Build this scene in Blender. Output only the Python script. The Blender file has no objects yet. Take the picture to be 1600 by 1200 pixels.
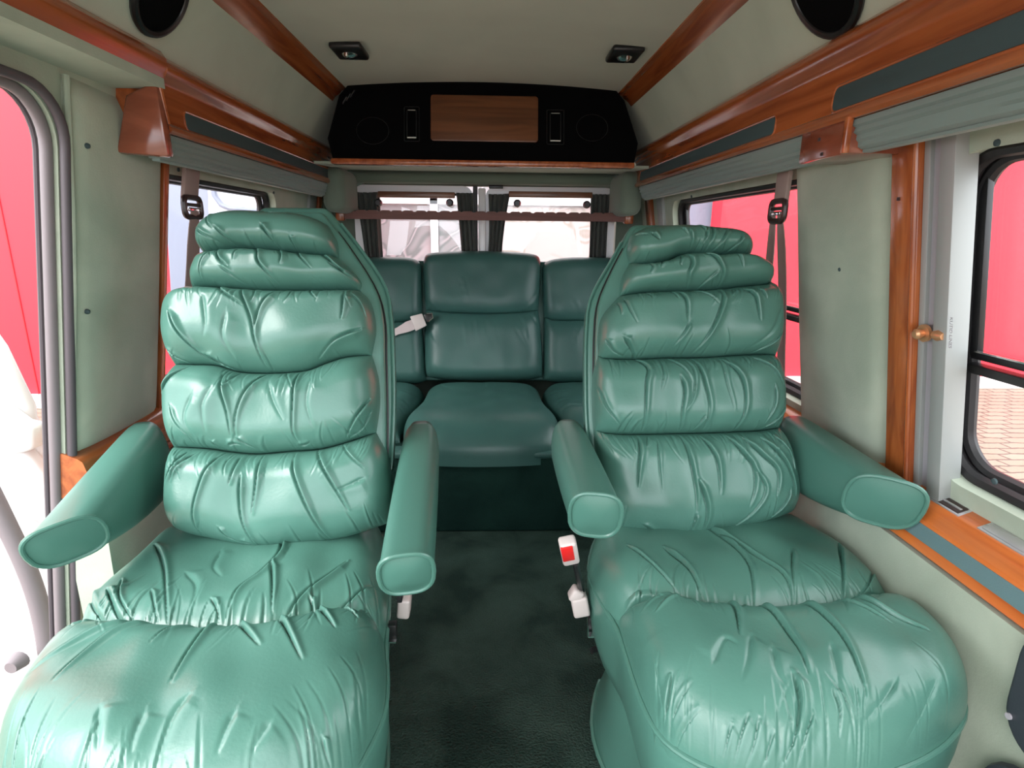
import bpy, bmesh, math, random
import numpy as np
from mathutils import Vector, Matrix
random.seed(7); rng = np.random.RandomState(5)
scene = bpy.context.scene
COL = scene.collection

# ------------------------------------------------------------------ camera
F = 900.0; TH = math.radians(14.6); PS = math.radians(2.2); RO = math.radians(.6)
CAM = np.array([.03, 0, 1.15])
fwd = np.array([math.sin(PS)*math.cos(TH), math.cos(PS)*math.cos(TH), -math.sin(TH)])
r0 = np.array([math.cos(PS), -math.sin(PS), 0]); u0 = np.cross(r0, fwd)
rgt = r0*math.cos(RO)+u0*math.sin(RO); upv = np.cross(rgt, fwd)
cd = bpy.data.cameras.new('camera'); cam = bpy.data.objects.new('camera', cd); COL.objects.link(cam)
cd.sensor_width = 36; cd.lens = 36*F/1600; cd.clip_start = .02; cd.clip_end = 200
M = Matrix(((rgt[0], upv[0], -fwd[0], CAM[0]), (rgt[1], upv[1], -fwd[1], CAM[1]), (rgt[2], upv[2], -fwd[2], CAM[2]), (0, 0, 0, 1)))
cam.matrix_world = M; scene.camera = cam

# ------------------------------------------------------------------ world and exposure
w = bpy.data.worlds.new('overcast'); scene.world = w; w.use_nodes = True
wn = w.node_tree.nodes; wl = w.node_tree.links
bgn = wn['Background']
tc = wn.new('ShaderNodeTexCoord'); sep = wn.new('ShaderNodeSeparateXYZ'); cr = wn.new('ShaderNodeValToRGB')
wl.new(tc.outputs['Generated'], sep.inputs[0]); wl.new(sep.outputs['Z'], cr.inputs[0]); wl.new(cr.outputs[0], bgn.inputs[0])
cr.color_ramp.elements[0].position = 0; cr.color_ramp.elements[0].color = (.80, .84, .90, 1)
cr.color_ramp.elements[1].position = .6; cr.color_ramp.elements[1].color = (.93, .97, 1.0, 1)
bgn.inputs[1].default_value = 4.2
sun_d = bpy.data.lights.new('sun', 'SUN'); sun_d.energy = 3.5; sun_d.angle = math.radians(35); sun_d.color = (1, .98, .95)
sun = bpy.data.objects.new('sun', sun_d); COL.objects.link(sun)
sun.rotation_euler = Vector((-.62, -.55, .62)).to_track_quat('Z', 'Y').to_euler()
vs = scene.view_settings
vs.view_transform = 'Standard'; vs.look = 'None'; vs.exposure = 0.22; vs.gamma = 1; vs.use_curve_mapping = False
scene.cycles.max_bounces = 10; scene.cycles.diffuse_bounces = 6; scene.cycles.transparent_max_bounces = 12
scene.cycles.use_denoising = True

# ------------------------------------------------------------------ materials
def mat(name, col, rough=.5, metal=0, coat=0, noise=None, bump=None, sheen=0, spec=.5, col2=None, nscale=3, ndetail=4, wood=None, aniso=None):
    m = bpy.data.materials.new(name); m.use_nodes = True
    nt = m.node_tree; b = nt.nodes['Principled BSDF']
    b.inputs['Base Color'].default_value = (*col, 1); b.inputs['Roughness'].default_value = rough
    b.inputs['Metallic'].default_value = metal; b.inputs['Coat Weight'].default_value = coat
    b.inputs['Coat Roughness'].default_value = .12; b.inputs['Specular IOR Level'].default_value = spec
    if sheen: b.inputs['Sheen Weight'].default_value = sheen; b.inputs['Sheen Roughness'].default_value = .5
    t = nt.nodes.new('ShaderNodeTexCoord')
    if wood:
        mp = nt.nodes.new('ShaderNodeMapping'); mp.inputs['Scale'].default_value = wood
        nt.links.new(t.outputs['Object'], mp.inputs[0])
        n = nt.nodes.new('ShaderNodeTexNoise'); n.inputs['Scale'].default_value = nscale; n.inputs['Detail'].default_value = 8; n.inputs['Distortion'].default_value = .8
        nt.links.new(mp.outputs[0], n.inputs[0])
        r = nt.nodes.new('ShaderNodeValToRGB'); r.color_ramp.elements[0].position = .36; r.color_ramp.elements[1].position = .64
        r.color_ramp.elements[0].color = (*col2, 1); r.color_ramp.elements[1].color = (*col, 1)
        nt.links.new(n.outputs[0], r.inputs[0]); nt.links.new(r.outputs[0], b.inputs['Base Color'])
    elif col2:
        n = nt.nodes.new('ShaderNodeTexNoise'); n.inputs['Scale'].default_value = nscale; n.inputs['Detail'].default_value = ndetail; n.inputs['Distortion'].default_value = .4
        nt.links.new(t.outputs['Object'], n.inputs[0])
        r = nt.nodes.new('ShaderNodeValToRGB'); r.color_ramp.elements[0].position = .35; r.color_ramp.elements[1].position = .65
        r.color_ramp.elements[0].color = (*col2, 1); r.color_ramp.elements[1].color = (*col, 1)
        nt.links.new(n.outputs[0], r.inputs[0]); nt.links.new(r.outputs[0], b.inputs['Base Color'])
    if bump:
        sc, st, dist = bump
        n = nt.nodes.new('ShaderNodeTexNoise'); n.inputs['Scale'].default_value = sc; n.inputs['Detail'].default_value = 5
        nt.links.new(t.outputs['Object'], n.inputs[0])
        bp = nt.nodes.new('ShaderNodeBump'); bp.inputs['Strength'].default_value = st; bp.inputs['Distance'].default_value = dist
        nt.links.new(n.outputs[0], bp.inputs['Height']); nt.links.new(bp.outputs[0], b.inputs['Normal'])
    return m
GREEN = (.082, .208, .166)
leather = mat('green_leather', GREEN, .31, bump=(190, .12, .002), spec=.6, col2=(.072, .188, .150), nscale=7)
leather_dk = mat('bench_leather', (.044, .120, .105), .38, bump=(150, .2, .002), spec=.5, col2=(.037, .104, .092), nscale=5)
leather_side = mat('smooth_green_leather', (.074, .195, .156), .34, bump=(220, .15, .001), spec=.55)
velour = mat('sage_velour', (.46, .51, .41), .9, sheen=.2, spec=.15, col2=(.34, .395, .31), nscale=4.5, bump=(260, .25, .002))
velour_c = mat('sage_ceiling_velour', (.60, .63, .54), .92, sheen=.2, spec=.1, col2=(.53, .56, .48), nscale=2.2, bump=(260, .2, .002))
velour_lit = mat('sage_velour_painted_lit', (.55, .60, .50), .92, sheen=.2, spec=.1, col2=(.47, .52, .43), nscale=3.5, bump=(260, .2, .002))  # same velour as the walls, lightened to paint in light on the upper sides
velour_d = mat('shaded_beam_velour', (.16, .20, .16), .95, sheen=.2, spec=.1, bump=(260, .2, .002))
woodm = mat('red_wood', (.46, .125, .035), .26, coat=.7, col2=(.27, .062, .018), wood=(26, 1.6, 26), nscale=1.3)
woodz = mat('red_wood_upright', (.50, .14, .035), .26, coat=.6, col2=(.30, .068, .018), wood=(26, 26, 1.8), nscale=1.3)
woods = mat('painted_sunlit_wood', (.66, .185, .04), .28, coat=.5, col2=(.46, .105, .024), wood=(26, 1.6, 26), nscale=1.3)  # red wood of the right sill with sunlight put into its colour
rackm = mat('mauve_brown_rail', (.17, .062, .048), .55, col2=(.12, .042, .032), wood=(2, 20, 20), nscale=1.5)
mahog = mat('mahogany_block', (.30, .085, .045), .2, coat=.6, col2=(.22, .058, .030), wood=(6, 6, 26), nscale=1.0)
woodx = mat('brown_wood_panel', (.20, .072, .027), .4, coat=.2, col2=(.115, .040, .016), wood=(1.6, 20, 20), nscale=1.6)
slate = mat('slate_fabric', (.055, .085, .09), .8, bump=(500, .4, .001), spec=.2)
slate_t = mat('slate_teal_insert', (.12, .20, .21), .75, bump=(500, .4, .001), spec=.25)
blindm = mat('grey_green_pleat_fabric', (.21, .27, .25), .85, sheen=.2, bump=(700, .3, .001), spec=.2)
curtm = mat('charcoal_curtain', (.065, .07, .062), .85, sheen=.2, bump=(500, .3, .001))
blackv = mat('black_velour', (.0035, .0035, .004), .95, spec=.05, bump=(300, .3, .001))
blackp = mat('black_plastic', (.012, .012, .013), .35)
rubber = mat('black_rubber', (.012, .011, .012), .5)
sealm = mat('mauve_rubber_seal', (.20, .17, .18), .6)
seald = mat('dark_seal', (.09, .075, .085), .6)
chrome = mat('chrome', (.75, .75, .75), .12, metal=1)
brass = mat('brass', (.80, .42, .22), .32, metal=.65)
alu = mat('pale_aluminium', (.37, .39, .38), .5, metal=.2)
alud = mat('lilac_grey_rail', (.36, .34, .37), .5)
aluc = mat('cream_rail', (.50, .48, .43), .5)
silverp = mat('silver_plate', (.62, .60, .62), .25, metal=.7)
white = mat('white_paint', (.80, .78, .79), .3, coat=.3)
lavender = mat('lavender_paint', (.50, .51, .58), .35, coat=.3)
bluegrey = mat('blue_grey_cladding', (.20, .22, .29), .6)
beige = mat('beige_plastic', (.62, .54, .52), .4)
redb = mat('red_button', (.75, .02, .02), .35)
beltm = mat('taupe_webbing', (.36, .275, .25), .8, bump=(600, .4, .001))
beltp = mat('pink_beige_webbing', (.62, .52, .52), .8, bump=(600, .4, .001))
brownp = mat('dark_brown_plastic', (.04, .022, .02), .35)
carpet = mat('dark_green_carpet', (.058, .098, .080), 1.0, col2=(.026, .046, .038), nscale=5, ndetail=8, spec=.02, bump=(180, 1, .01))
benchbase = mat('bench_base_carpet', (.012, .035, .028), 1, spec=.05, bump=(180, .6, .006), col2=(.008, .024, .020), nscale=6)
redwall = mat('red_cladding', (.80, .022, .040), .55)
plinth = mat('pale_plinth', (.7, .62, .62), .8)
darkbl = mat('blue_black_plastic', (.035, .04, .05), .45, bump=(300, .2, .001))
facade = mat('white_facade', (.9, .88, .88), .7)
pinkpl = mat('pink_frame', (.70, .30, .36), .6)

def glassmat(name, tint=(1, 1, 1), refl=.10):
    m = bpy.data.materials.new(name); m.use_nodes = True; nt = m.node_tree; nt.nodes.clear()
    o = nt.nodes.new('ShaderNodeOutputMaterial'); mx = nt.nodes.new('ShaderNodeMixShader')
    tr = nt.nodes.new('ShaderNodeBsdfTransparent'); gl = nt.nodes.new('ShaderNodeBsdfGlossy'); fr = nt.nodes.new('ShaderNodeLayerWeight')
    tr.inputs[0].default_value = (*tint, 1); gl.inputs['Roughness'].default_value = .02; fr.inputs[0].default_value = refl
    mx.inputs[0].default_value = .05; nt.links.new(tr.outputs[0], mx.inputs[1]); nt.links.new(gl.outputs[0], mx.inputs[2]); nt.links.new(mx.outputs[0], o.inputs[0])
    return m
glass = glassmat('clear_glass')

# pavers
pav = bpy.data.materials.new('tan_pavers'); pav.use_nodes = True; nt = pav.node_tree; b = nt.nodes['Principled BSDF']
t = nt.nodes.new('ShaderNodeTexCoord'); br = nt.nodes.new('ShaderNodeTexBrick'); br.inputs['Scale'].default_value = 1
br.inputs['Color1'].default_value = (.30, .235, .18, 1); br.inputs['Color2'].default_value = (.265, .205, .155, 1); br.inputs['Mortar'].default_value = (.11, .085, .07, 1)
br.inputs['Mortar Size'].default_value = .012; br.inputs['Brick Width'].default_value = .24; br.inputs['Row Height'].default_value = .13
nz = nt.nodes.new('ShaderNodeTexNoise'); nz.inputs['Scale'].default_value = 9; ad = nt.nodes.new('ShaderNodeVectorMath'); ad.operation = 'MULTIPLY_ADD'
ad.inputs[1].default_value = (.05, .05, 0); nt.links.new(t.outputs['Object'], nz.inputs[0]); nt.links.new(nz.outputs['Color'], ad.inputs[0]); nt.links.new(t.outputs['Object'], ad.inputs[2])
nt.links.new(ad.outputs[0], br.inputs[0]); nt.links.new(br.outputs[0], b.inputs['Base Color']); b.inputs['Roughness'].default_value = .9

# glazing of the shop behind, wavy reflections painted into its colour
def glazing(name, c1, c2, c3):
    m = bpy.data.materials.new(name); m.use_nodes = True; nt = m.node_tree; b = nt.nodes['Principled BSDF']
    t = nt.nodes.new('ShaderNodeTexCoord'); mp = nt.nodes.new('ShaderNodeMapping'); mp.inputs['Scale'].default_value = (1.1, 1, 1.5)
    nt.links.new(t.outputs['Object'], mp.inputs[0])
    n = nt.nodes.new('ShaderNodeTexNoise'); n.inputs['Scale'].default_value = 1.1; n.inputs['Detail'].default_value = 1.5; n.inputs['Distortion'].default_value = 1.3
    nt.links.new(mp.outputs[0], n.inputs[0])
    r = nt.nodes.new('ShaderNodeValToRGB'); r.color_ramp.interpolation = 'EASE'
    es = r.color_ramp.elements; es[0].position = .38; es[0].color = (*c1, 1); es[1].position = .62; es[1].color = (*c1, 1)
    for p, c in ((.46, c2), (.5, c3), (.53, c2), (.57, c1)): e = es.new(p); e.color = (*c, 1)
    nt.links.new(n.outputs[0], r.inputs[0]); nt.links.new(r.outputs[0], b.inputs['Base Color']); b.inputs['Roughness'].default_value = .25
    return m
glazA = glazing('grey_painted_reflections', (.30, .285, .29), (.20, .205, .205), (.42, .37, .385))
glazB = glazing('rosy_painted_reflections', (.46, .385, .37), (.33, .285, .25), (.50, .41, .40))

# ------------------------------------------------------------------ object helpers
def link(name, me, m, parent=None, smooth=False):
    o = bpy.data.objects.new(name, me); COL.objects.link(o)
    if m is not None: me.materials.append(m)
    if smooth:
        for p in me.polygons: p.use_smooth = True
    if parent: o.parent = parent
    return o
def tag(o, label, cat, group=None):
    o['label'] = label; o['category'] = cat
    if group: o['group'] = group
    return o
def struct(o): o['kind'] = 'structure'; return o
def thing(name, label, cat, loc, group=None):
    o = bpy.data.objects.new(name, None); COL.objects.link(o); o.location = loc; o.empty_display_size = .05
    bpy.context.view_layer.update() if False else None
    return tag(o, label, cat, group)
class MB:
    def __init__(s): s.v = []; s.f = []
    def add(s, vs, fs):
        k = len(s.v); s.v += [tuple(float(c) for c in v) for v in vs]; s.f += [tuple(i+k for i in f) for f in fs]; return s
    def box(s, c, d, rot=None):
        vs = [Vector((x*d[0]/2, y*d[1]/2, z*d[2]/2)) for x in (-1, 1) for y in (-1, 1) for z in (-1, 1)]
        if rot is not None: vs = [rot @ v for v in vs]
        vs = [v+Vector(c) for v in vs]
        return s.add(vs, [(0, 1, 3, 2), (4, 6, 7, 5), (0, 4, 5, 1), (2, 3, 7, 6), (0, 2, 6, 4), (1, 5, 7, 3)])
    def tube(s, pts, r, n=8, closed=False, rs=None):
        P = [Vector(p) for p in pts]; N = len(P); rings = []
        prev = None
        for i in range(N):
            if closed: d = (P[(i+1) % N]-P[i-1])
            else: d = P[min(i+1, N-1)]-P[max(i-1, 0)]
            d.normalize()
            a = prev if prev is not None else (Vector((0, 0, 1)) if abs(d.z) < .9 else Vector((1, 0, 0)))
            a = (a-d*a.dot(d)).normalized(); prev = a; bb = d.cross(a)
            rr = rs[i] if rs else r
            rings.append([P[i]+a*math.cos(2*math.pi*k/n)*rr+bb*math.sin(2*math.pi*k/n)*rr for k in range(n)])
        vs = [v for rg in rings for v in rg]; fs = []
        for i in range(N if closed else N-1):
            j = (i+1) % N
            for k in range(n): fs.append((i*n+k, i*n+(k+1) % n, j*n+(k+1) % n, j*n+k))
        if not closed: fs += [tuple(range(n))[::-1], tuple((N-1)*n+k for k in range(n))]
        return s.add(vs, fs)
    def sweep(s, prof, y0, y1, sx=1):       # closed profile in X,Z swept along Y
        n = len(prof); vs = [(sx*p[0], y0, p[1]) for p in prof]+[(sx*p[0], y1, p[1]) for p in prof]
        fs = [(i, (i+1) % n, n+(i+1) % n, n+i) for i in range(n)]+[tuple(range(n))[::-1], tuple(range(n, 2*n))]
        return s.add(vs, fs)
    def prism(s, loop0, loop1):
        n = len(loop0)
        return s.add(list(loop0)+list(loop1), [(i, (i+1) % n, n+(i+1) % n, n+i) for i in range(n)]+[tuple(range(n))[::-1], tuple(range(n, 2*n))])
    def obj(s, name, m, parent=None, bevel=0, seg=2, smooth=None):
        me = bpy.data.meshes.new(name)
        V = s.v
        if parent is not None:
            L = parent; off = Vector((0, 0, 0))
            while L is not None: off += Vector(L.location); L = L.parent
            V = [tuple(Vector(v)-off) for v in V]
        me.from_pydata(V, [], s.f); me.validate()
        bm = bmesh.new(); bm.from_mesh(me); bmesh.ops.recalc_face_normals(bm, faces=bm.faces[:])
        if bevel:
            es = [e for e in bm.edges if len(e.link_faces) == 2 and e.calc_face_angle(0) > .6]
            bmesh.ops.bevel(bm, geom=es, offset=bevel, segments=seg, profile=.5, affect='EDGES', clamp_overlap=True)
        bm.to_mesh(me); bm.free()
        o = link(name, me, m, parent, smooth=True)
        if not (smooth):
            me.set_sharp_from_angle(angle=math.radians(42))
        return o
def rrect(w, h, r, n=6, c=(0, 0)):
    out = []
    for cx, cy, a0 in ((w/2-r, h/2-r, 0), (-w/2+r, h/2-r, 90), (-w/2+r, -h/2+r, 180), (w/2-r, -h/2+r, 270)):
        for k in range(n+1):
            a = math.radians(a0+90*k/n); out.append((c[0]+cx+r*math.cos(a), c[1]+cy+r*math.sin(a)))
    return out
def cat(pts, n=8):                          # smooth a polyline (Catmull-Rom)
    P = [np.array(p, float) for p in pts]; P = [2*P[0]-P[1]]+P+[2*P[-1]-P[-2]]; out = []
    for i in range(1, len(P)-2):
        for k in range(n):
            t = k/n; a, b_, c, d = P[i-1], P[i], P[i+1], P[i+2]
            out.append(.5*((2*b_)+(-a+c)*t+(2*a-5*b_+4*c-d)*t*t+(-a+3*b_-3*c+d)*t**3))
    out.append(P[-2]); return np.array(out)
def resample(pts, us, smooth=True):
    P = cat(pts, 8) if (smooth and len(pts) > 2) else np.array(pts, float)
    L = np.concatenate([[0], np.cumsum(np.linalg.norm(np.diff(P, axis=0), axis=1))]); L /= L[-1]
    return np.stack([np.interp(us, L, P[:, k]) for k in range(P.shape[1])], 1)

# ------------------------------------------------------------------ planes (where outlines measured on the photo get their own distance)
class Plane:
    def __init__(s, o, a, b_):
        s.o = np.array(o, float); s.a = np.array(a, float)/np.linalg.norm(a); n = np.cross(s.a, b_); s.n = n/np.linalg.norm(n); s.b = np.cross(s.n, s.a)
    def px(s, x, y, off=0):
        d = fwd+rgt*(x-800)/F-upv*(y-600)/F; o = s.o+s.n*off
        t = ((o-CAM) @ s.n)/(d @ s.n); q = CAM+d*t-s.o
        return (q @ s.a, q @ s.b)
    def P(s, a, b_, h=0): return s.o+s.a*a+s.b*b_+s.n*h
def wallplane(sx, off=0):                    # leaning van side; n points into the van
    t = .157; a = (0, 1, 0)
    up = np.array([-sx*t, 0, 1.]); up /= np.linalg.norm(up)
    n = np.cross(a, up) if sx < 0 else -np.cross(a, up)
    p = Plane((sx*.83, 0, 1.05), a, up)
    p.n = np.array([-sx*1.0, 0, -t]); p.n /= np.linalg.norm(p.n); p.b = up
    p.o = p.o+p.n*off
    return p
WR = wallplane(1); WL = wallplane(-1)
def bz(z): return (z-1.05)*math.sqrt(1+.157**2)

# ------------------------------------------------------------------ puffed upholstery
def puff(name, plane, rolls, strokes, m, parent, edge=-.05, nu=320, dens=.0015, side_p=5, gather=1.0, ju=1.0, skirt=.012):
    """rolls: dicts T,B,L,R boundary curves in plane metres; D crest height; h0,h1 seam heights"""
    V = []; Fc = []
    S = []
    for st in strokes:
        pts = np.array(st[0], float); S.append((resample(pts, np.linspace(0, 1, max(8, 5*len(pts)))), st[1], st[2]))
    origin = np.zeros(3); L_ = parent
    while L_ is not None: origin += np.array(L_.location); L_ = L_.parent
    for ri, R_ in enumerate(rolls):
        T = resample(R_['T'], np.linspace(0, 1, 101)); B = resample(R_['B'], np.linspace(0, 1, 101))
        hgt = np.linalg.norm(T-B, axis=1).mean(); nv = max(14, int(hgt/dens))
        tt = (1-np.cos(np.pi*np.linspace(0, 1, nv)))/2; tt = .6*tt+.4*np.linspace(0, 1, nv)
        uu = np.linspace(0, 1, nu); uu = .5*(1-np.cos(np.pi*uu))*.45+.55*uu
        Tc = resample(R_['T'], uu); Bc = resample(R_['B'], uu)
        def side(key, sgn):
            if key in R_: return resample(R_[key], tt)
            a, c = (Tc[0], Bc[0]) if sgn < 0 else (Tc[-1], Bc[-1])
            P = a+(c-a)*tt[:, None]; P[:, 0] += sgn*R_.get('bulge', .012)*(4*tt*(1-tt))**.6
            return P
        Lc = side('L', -1); Rc = side('R', 1)
        U, Tm = np.meshgrid(uu, tt)
        ruled_v = Tc[None]*(1-Tm[..., None])+Bc[None]*Tm[..., None]
        ruled_u = Lc[:, None]*(1-U[..., None])+Rc[:, None]*U[..., None]
        c00, c10, c01, c11 = Tc[0], Tc[-1], Bc[0], Bc[-1]
        bil = ((1-U)*(1-Tm))[..., None]*c00+(U*(1-Tm))[..., None]*c10+((1-U)*Tm)[..., None]*c01+(U*Tm)[..., None]*c11
        Q = ruled_v+ruled_u-bil
        D = R_['D']; h0 = R_.get('h0', -.006); h1 = R_.get('h1', -.006); k0 = R_.get('k0', .42); k1 = R_.get('k1', .42)
        def rise(x, k, p=2.3): x = np.clip(x/k, 0, 1); return (1-(1-x)**p)**(1/1.7)
        # local cleft so that seams read as tight creases
        hin = D-(D-h0)*(1-rise(Tm, k0))-(D-h1)*(1-rise(1-Tm, k1))
        # soft billow
        ph = rng.rand(6)*6.28
        dT = Tm*hgt; dB = (1-Tm)*hgt; W = np.linalg.norm(c10-c00)
        bil2 = sum(np.sin(U*W*(28+17*k)+ph[k]+(Tm-.5)*(1.5-k))*(1/(1+k)) for k in range(4))
        bil3 = np.sin(Q[..., 0]*31+ph[4])*np.sin(Q[..., 1]*37+ph[5])
        hin = hin+(.0030*bil2+.0028*bil3)*ju*np.sin(np.pi*Tm)**.5
        sd = (1-np.abs(2*U-1)**side_p)**.5
        # gathers at seams
        ext = []
        for (seam, sg, fl) in ((Tc, 1, R_.get('gT', 1)), (Bc, -1, R_.get('gB', .7))):
            for k in range(int(W*50*fl*gather)):
                u_ = rng.rand(); i = int(u_*(nu-1)); p = seam[i]; ln = hgt*rng.uniform(.08, .34); an = (u_-.5)*rng.uniform(.2, 1.3)+rng.normal()*.22
                tgt = (Bc[i]-Tc[i])*sg; tgt = tgt/np.linalg.norm(tgt); pp = np.array([tgt[1], -tgt[0]])*sg
                q1 = p+tgt*ln*.5+pp*math.sin(an*.6)*ln*.35; q2 = p+tgt*ln+pp*math.sin(an)*ln*.9
                ext.append((resample([p, q1, q2], np.linspace(0, 1, 8)), rng.uniform(.0010, .0034)*gather, rng.uniform(.0012, .0024)))
        cre = np.zeros_like(U)
        lo = Q.reshape(-1, 2).min(0)-.03; hi = Q.reshape(-1, 2).max(0)+.03
        for pts, A, wd in S+ext:
            if (pts.max(0) < lo).any() or (pts.min(0) > hi).any(): continue
            bl = pts.min(0)-6*wd; bh = pts.max(0)+6*wd
            msk = (Q[..., 0] > bl[0]) & (Q[..., 0] < bh[0]) & (Q[..., 1] > bl[1]) & (Q[..., 1] < bh[1])
            if not msk.any(): continue
            q = Q[msk]; best = np.full(len(q), 9.); sgnd = np.zeros(len(q)); par = np.zeros(len(q)); n = len(pts)-1
            for i in range(n):
                a = pts[i]; d = pts[i+1]-a; l2 = d @ d+1e-12; s_ = np.clip(((q-a) @ d)/l2, 0, 1); e = q-a-s_[:, None]*d; dd = np.hypot(e[:, 0], e[:, 1])
                k = dd < best; best[k] = dd[k]; par[k] = ((i+s_)/n)[k]; sgnd[k] = (d[0]*e[:, 1]-d[1]*e[:, 0])[k]
            tap = np.minimum(1, .25+par*5)*np.clip(1-par, 0, 1)**.55*1.15
            sg = np.sign(sgnd)
            ww = wd*(.45+.6*np.clip(tap, 0, 1)); tr = np.exp(-(best/ww)**2); rg_ = np.exp(-((best-1.8*ww)/(3.2*ww))**2)
            cre[msk] += tap*A*(-1.0*tr+rg_*np.where(sg > 0, .75, .12))
        h = edge+(hin-edge)*sd+cre*np.clip(sd*1.5, 0, 1)
        if R_.get('sag'): h = h+R_['sag']*(Tm**2)*sd
        # pad borders with a skirt
        def padr(Qx, hx):
            Qp = np.pad(Qx, ((0, 0), (3, 3), (0, 0)), 'edge'); hp = np.pad(hx, ((0, 0), (3, 3)), 'edge')
            for k in range(3): hp[:, k] -= skirt*(3-k); hp[:, -1-k] -= skirt*(3-k)
            return Qp, hp
        Qp, hp = padr(Q, h)
        r0_, r1_ = (3 if ri == 0 else 1), (3 if ri == len(rolls)-1 else 1)
        Qp = np.pad(Qp, ((r0_, r1_), (0, 0), (0, 0)), 'edge'); hp = np.pad(hp, ((r0_, r1_), (0, 0)), 'edge')
        for k in range(r0_): hp[k] -= skirt*(r0_-k)
        for k in range(r1_): hp[-1-k] -= skirt*(r1_-k)
        W3 = plane.o+Qp[..., 0:1]*plane.a+Qp[..., 1:2]*plane.b+hp[..., None]*plane.n-origin
        nr, nc = hp.shape; base = len(V)
        V.extend(map(tuple, W3.reshape(-1, 3)))
        for i in range(nr-1):
            for j in range(nc-1):
                a = base+i*nc+j; Fc.append((a, a+nc, a+nc+1, a+1))
    me = bpy.data.meshes.new(name); me.from_pydata(V, [], Fc)
    return link(name, me, m, parent, smooth=True)

def cropstrokes(plane, ox, oy, s, lst, off=0):
    out = []
    for it in lst:
        A, wd = .0068, .0018
        pts = it
        if isinstance(it, tuple):
            pts, g = it
            A, wd = {1: (.0112, .0025), 2: (.0034, .0045)}[g]
        out.append(([plane.px(ox+x/s, oy+y/s, off) for x, y in pts], A, wd))
    return out

def atX(px, py, X):
    d = fwd+rgt*(px-800)/F-upv*(py-600)/F; return CAM+d*(X-CAM[0])/d[0]
def atY(px, py, Y):
    d = fwd+rgt*(px-800)/F-upv*(py-600)/F; return CAM+d*(Y-CAM[1])/d[1]

# ================================================================== SETTING
def frame_panel(mb, pl, y0, y1, z0, z1, iy0, iy1, iz0, iz1, r, t, off=0, n=7):
    b = bz
    inn = rrect(iy1-iy0, b(iz1)-b(iz0), r, n, ((iy0+iy1)/2, (b(iz0)+b(iz1))/2))
    out = [(y1, b(z1)), (y0, b(z1)), (y0, b(z0)), (y1, b(z0))]
    for (o0, flip) in ((off, 0), (off-t, 1)):
        vs = [pl.P(a, c, o0) for a, c in out]+[pl.P(a, c, o0) for a, c in inn]; fs = []
        N = len(inn)
        for i in range(N):
            j = (i+1) % N; ci, cj = i//(n+1), j//(n+1)
            fs.append((ci, 4+i, 4+j) if ci == cj else (ci, 4+i, 4+j, cj))
        mb.add(vs, fs)
    N = len(inn)
    vs = [pl.P(a, c, off) for a, c in inn]+[pl.P(a, c, off-t) for a, c in inn]
    mb.add(vs, [(i, (i+1) % N, N+(i+1) % N, N+i) for i in range(N)])
    vs = [pl.P(a, c, off) for a, c in out]+[pl.P(a, c, off-t) for a, c in out]
    mb.add(vs, [(i, (i+1) % 4, 4+(i+1) % 4, 4+i) for i in range(4)])
def pbox(mb, pl, y0, y1, z0, z1, off, t):
    c = [(y0, bz(z0)), (y1, bz(z0)), (y1, bz(z1)), (y0, bz(z1))]
    return mb.prism([pl.P(a, b_, off) for a, b_ in c], [pl.P(a, b_, off-t) for a, b_ in c])
def ring(mb, pl, y0, y1, z0, z1, r, off, rad, n=8):
    lp = rrect(y1-y0, bz(z1)-bz(z0), r, n, ((y0+y1)/2, (bz(z0)+bz(z1))/2))
    mb.tube([pl.P(a, c, off) for a, c in lp], rad, 8, closed=True)

YF, YB = -.55, 3.06
# floor
mb = MB(); mb.box((0, (YF+YB)/2, -.02), (1.80, YB-YF, .04)); struct(mb.obj('floor', carpet))
# ceiling (slightly domed)
mb = MB(); n = 24; vs = []
for y in (YF, YB):
    for i in range(n+1):
        x = -.60+1.2*i/n; vs.append((x, y, 1.69+.030*(1-(x/.6)**2)))
    for i in range(n+1):
        x = .60-1.2*i/n; vs.append((x, y, 1.76))
k = 2*(n+1); mb.add(vs, [(i, (i+1) % k, k+(i+1) % k, k+i) for i in range(k)]+[tuple(range(k))[::-1], tuple(range(k, 2*k))])
struct(mb.obj('ceiling', velour_c))

HP = [(.69, 1.49), (.56, 1.705), (.60, 1.72), (.80, 1.49)]
def wall(sx, pl):
    mb = MB()
    s_ = 'right' if sx > 0 else 'left'
    # upper sloping side, above the wooden rail
    up_ = MB(); up_.sweep(HP, YF, YB, sx); struct(up_.obj('wall_upper_'+s_, velour_lit))
    # lower side
    y0 = YF if sx > 0 else 1.20
    mb.sweep([(.83, .575), (.835, .30), (.86, .0), (.92, .0), (.92, .575)], y0, YB, sx)
    if sx > 0:
        frame_panel(mb, pl, YF, 1.06, .56, 1.45, .12, 1.005, .715, 1.285, .07, .07, 0)
        frame_panel(mb, pl, 1.06, 2.66, .56, 1.45, 1.30, 2.52, .70, 1.29, .06, .07, 0)
        pbox(mb, pl, 2.66, YB, .56, 1.45, 0, .05)
    else:
        # the door opening has a rounded upper rear corner
        frame_panel(mb, pl, YF, 1.25, -.10, 1.45, -.25, 1.200, -.05, 1.395, .10, .028, 0)
        frame_panel(mb, pl, 1.25, 2.66, .56, 1.45, 1.40, 2.36, .70, 1.29, .06, .026, 0)
        pbox(mb, pl, 2.66, YB, .56, 1.45, 0, .05)
        mb.sweep([(.66, 1.44), (.80, 1.44), (.80, 1.46), (.66, 1.46)], YF, 1.365, sx)
    return struct(mb.obj('wall_'+s_, velour))
wall(1, WR); wall(-1, WL)

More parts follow.
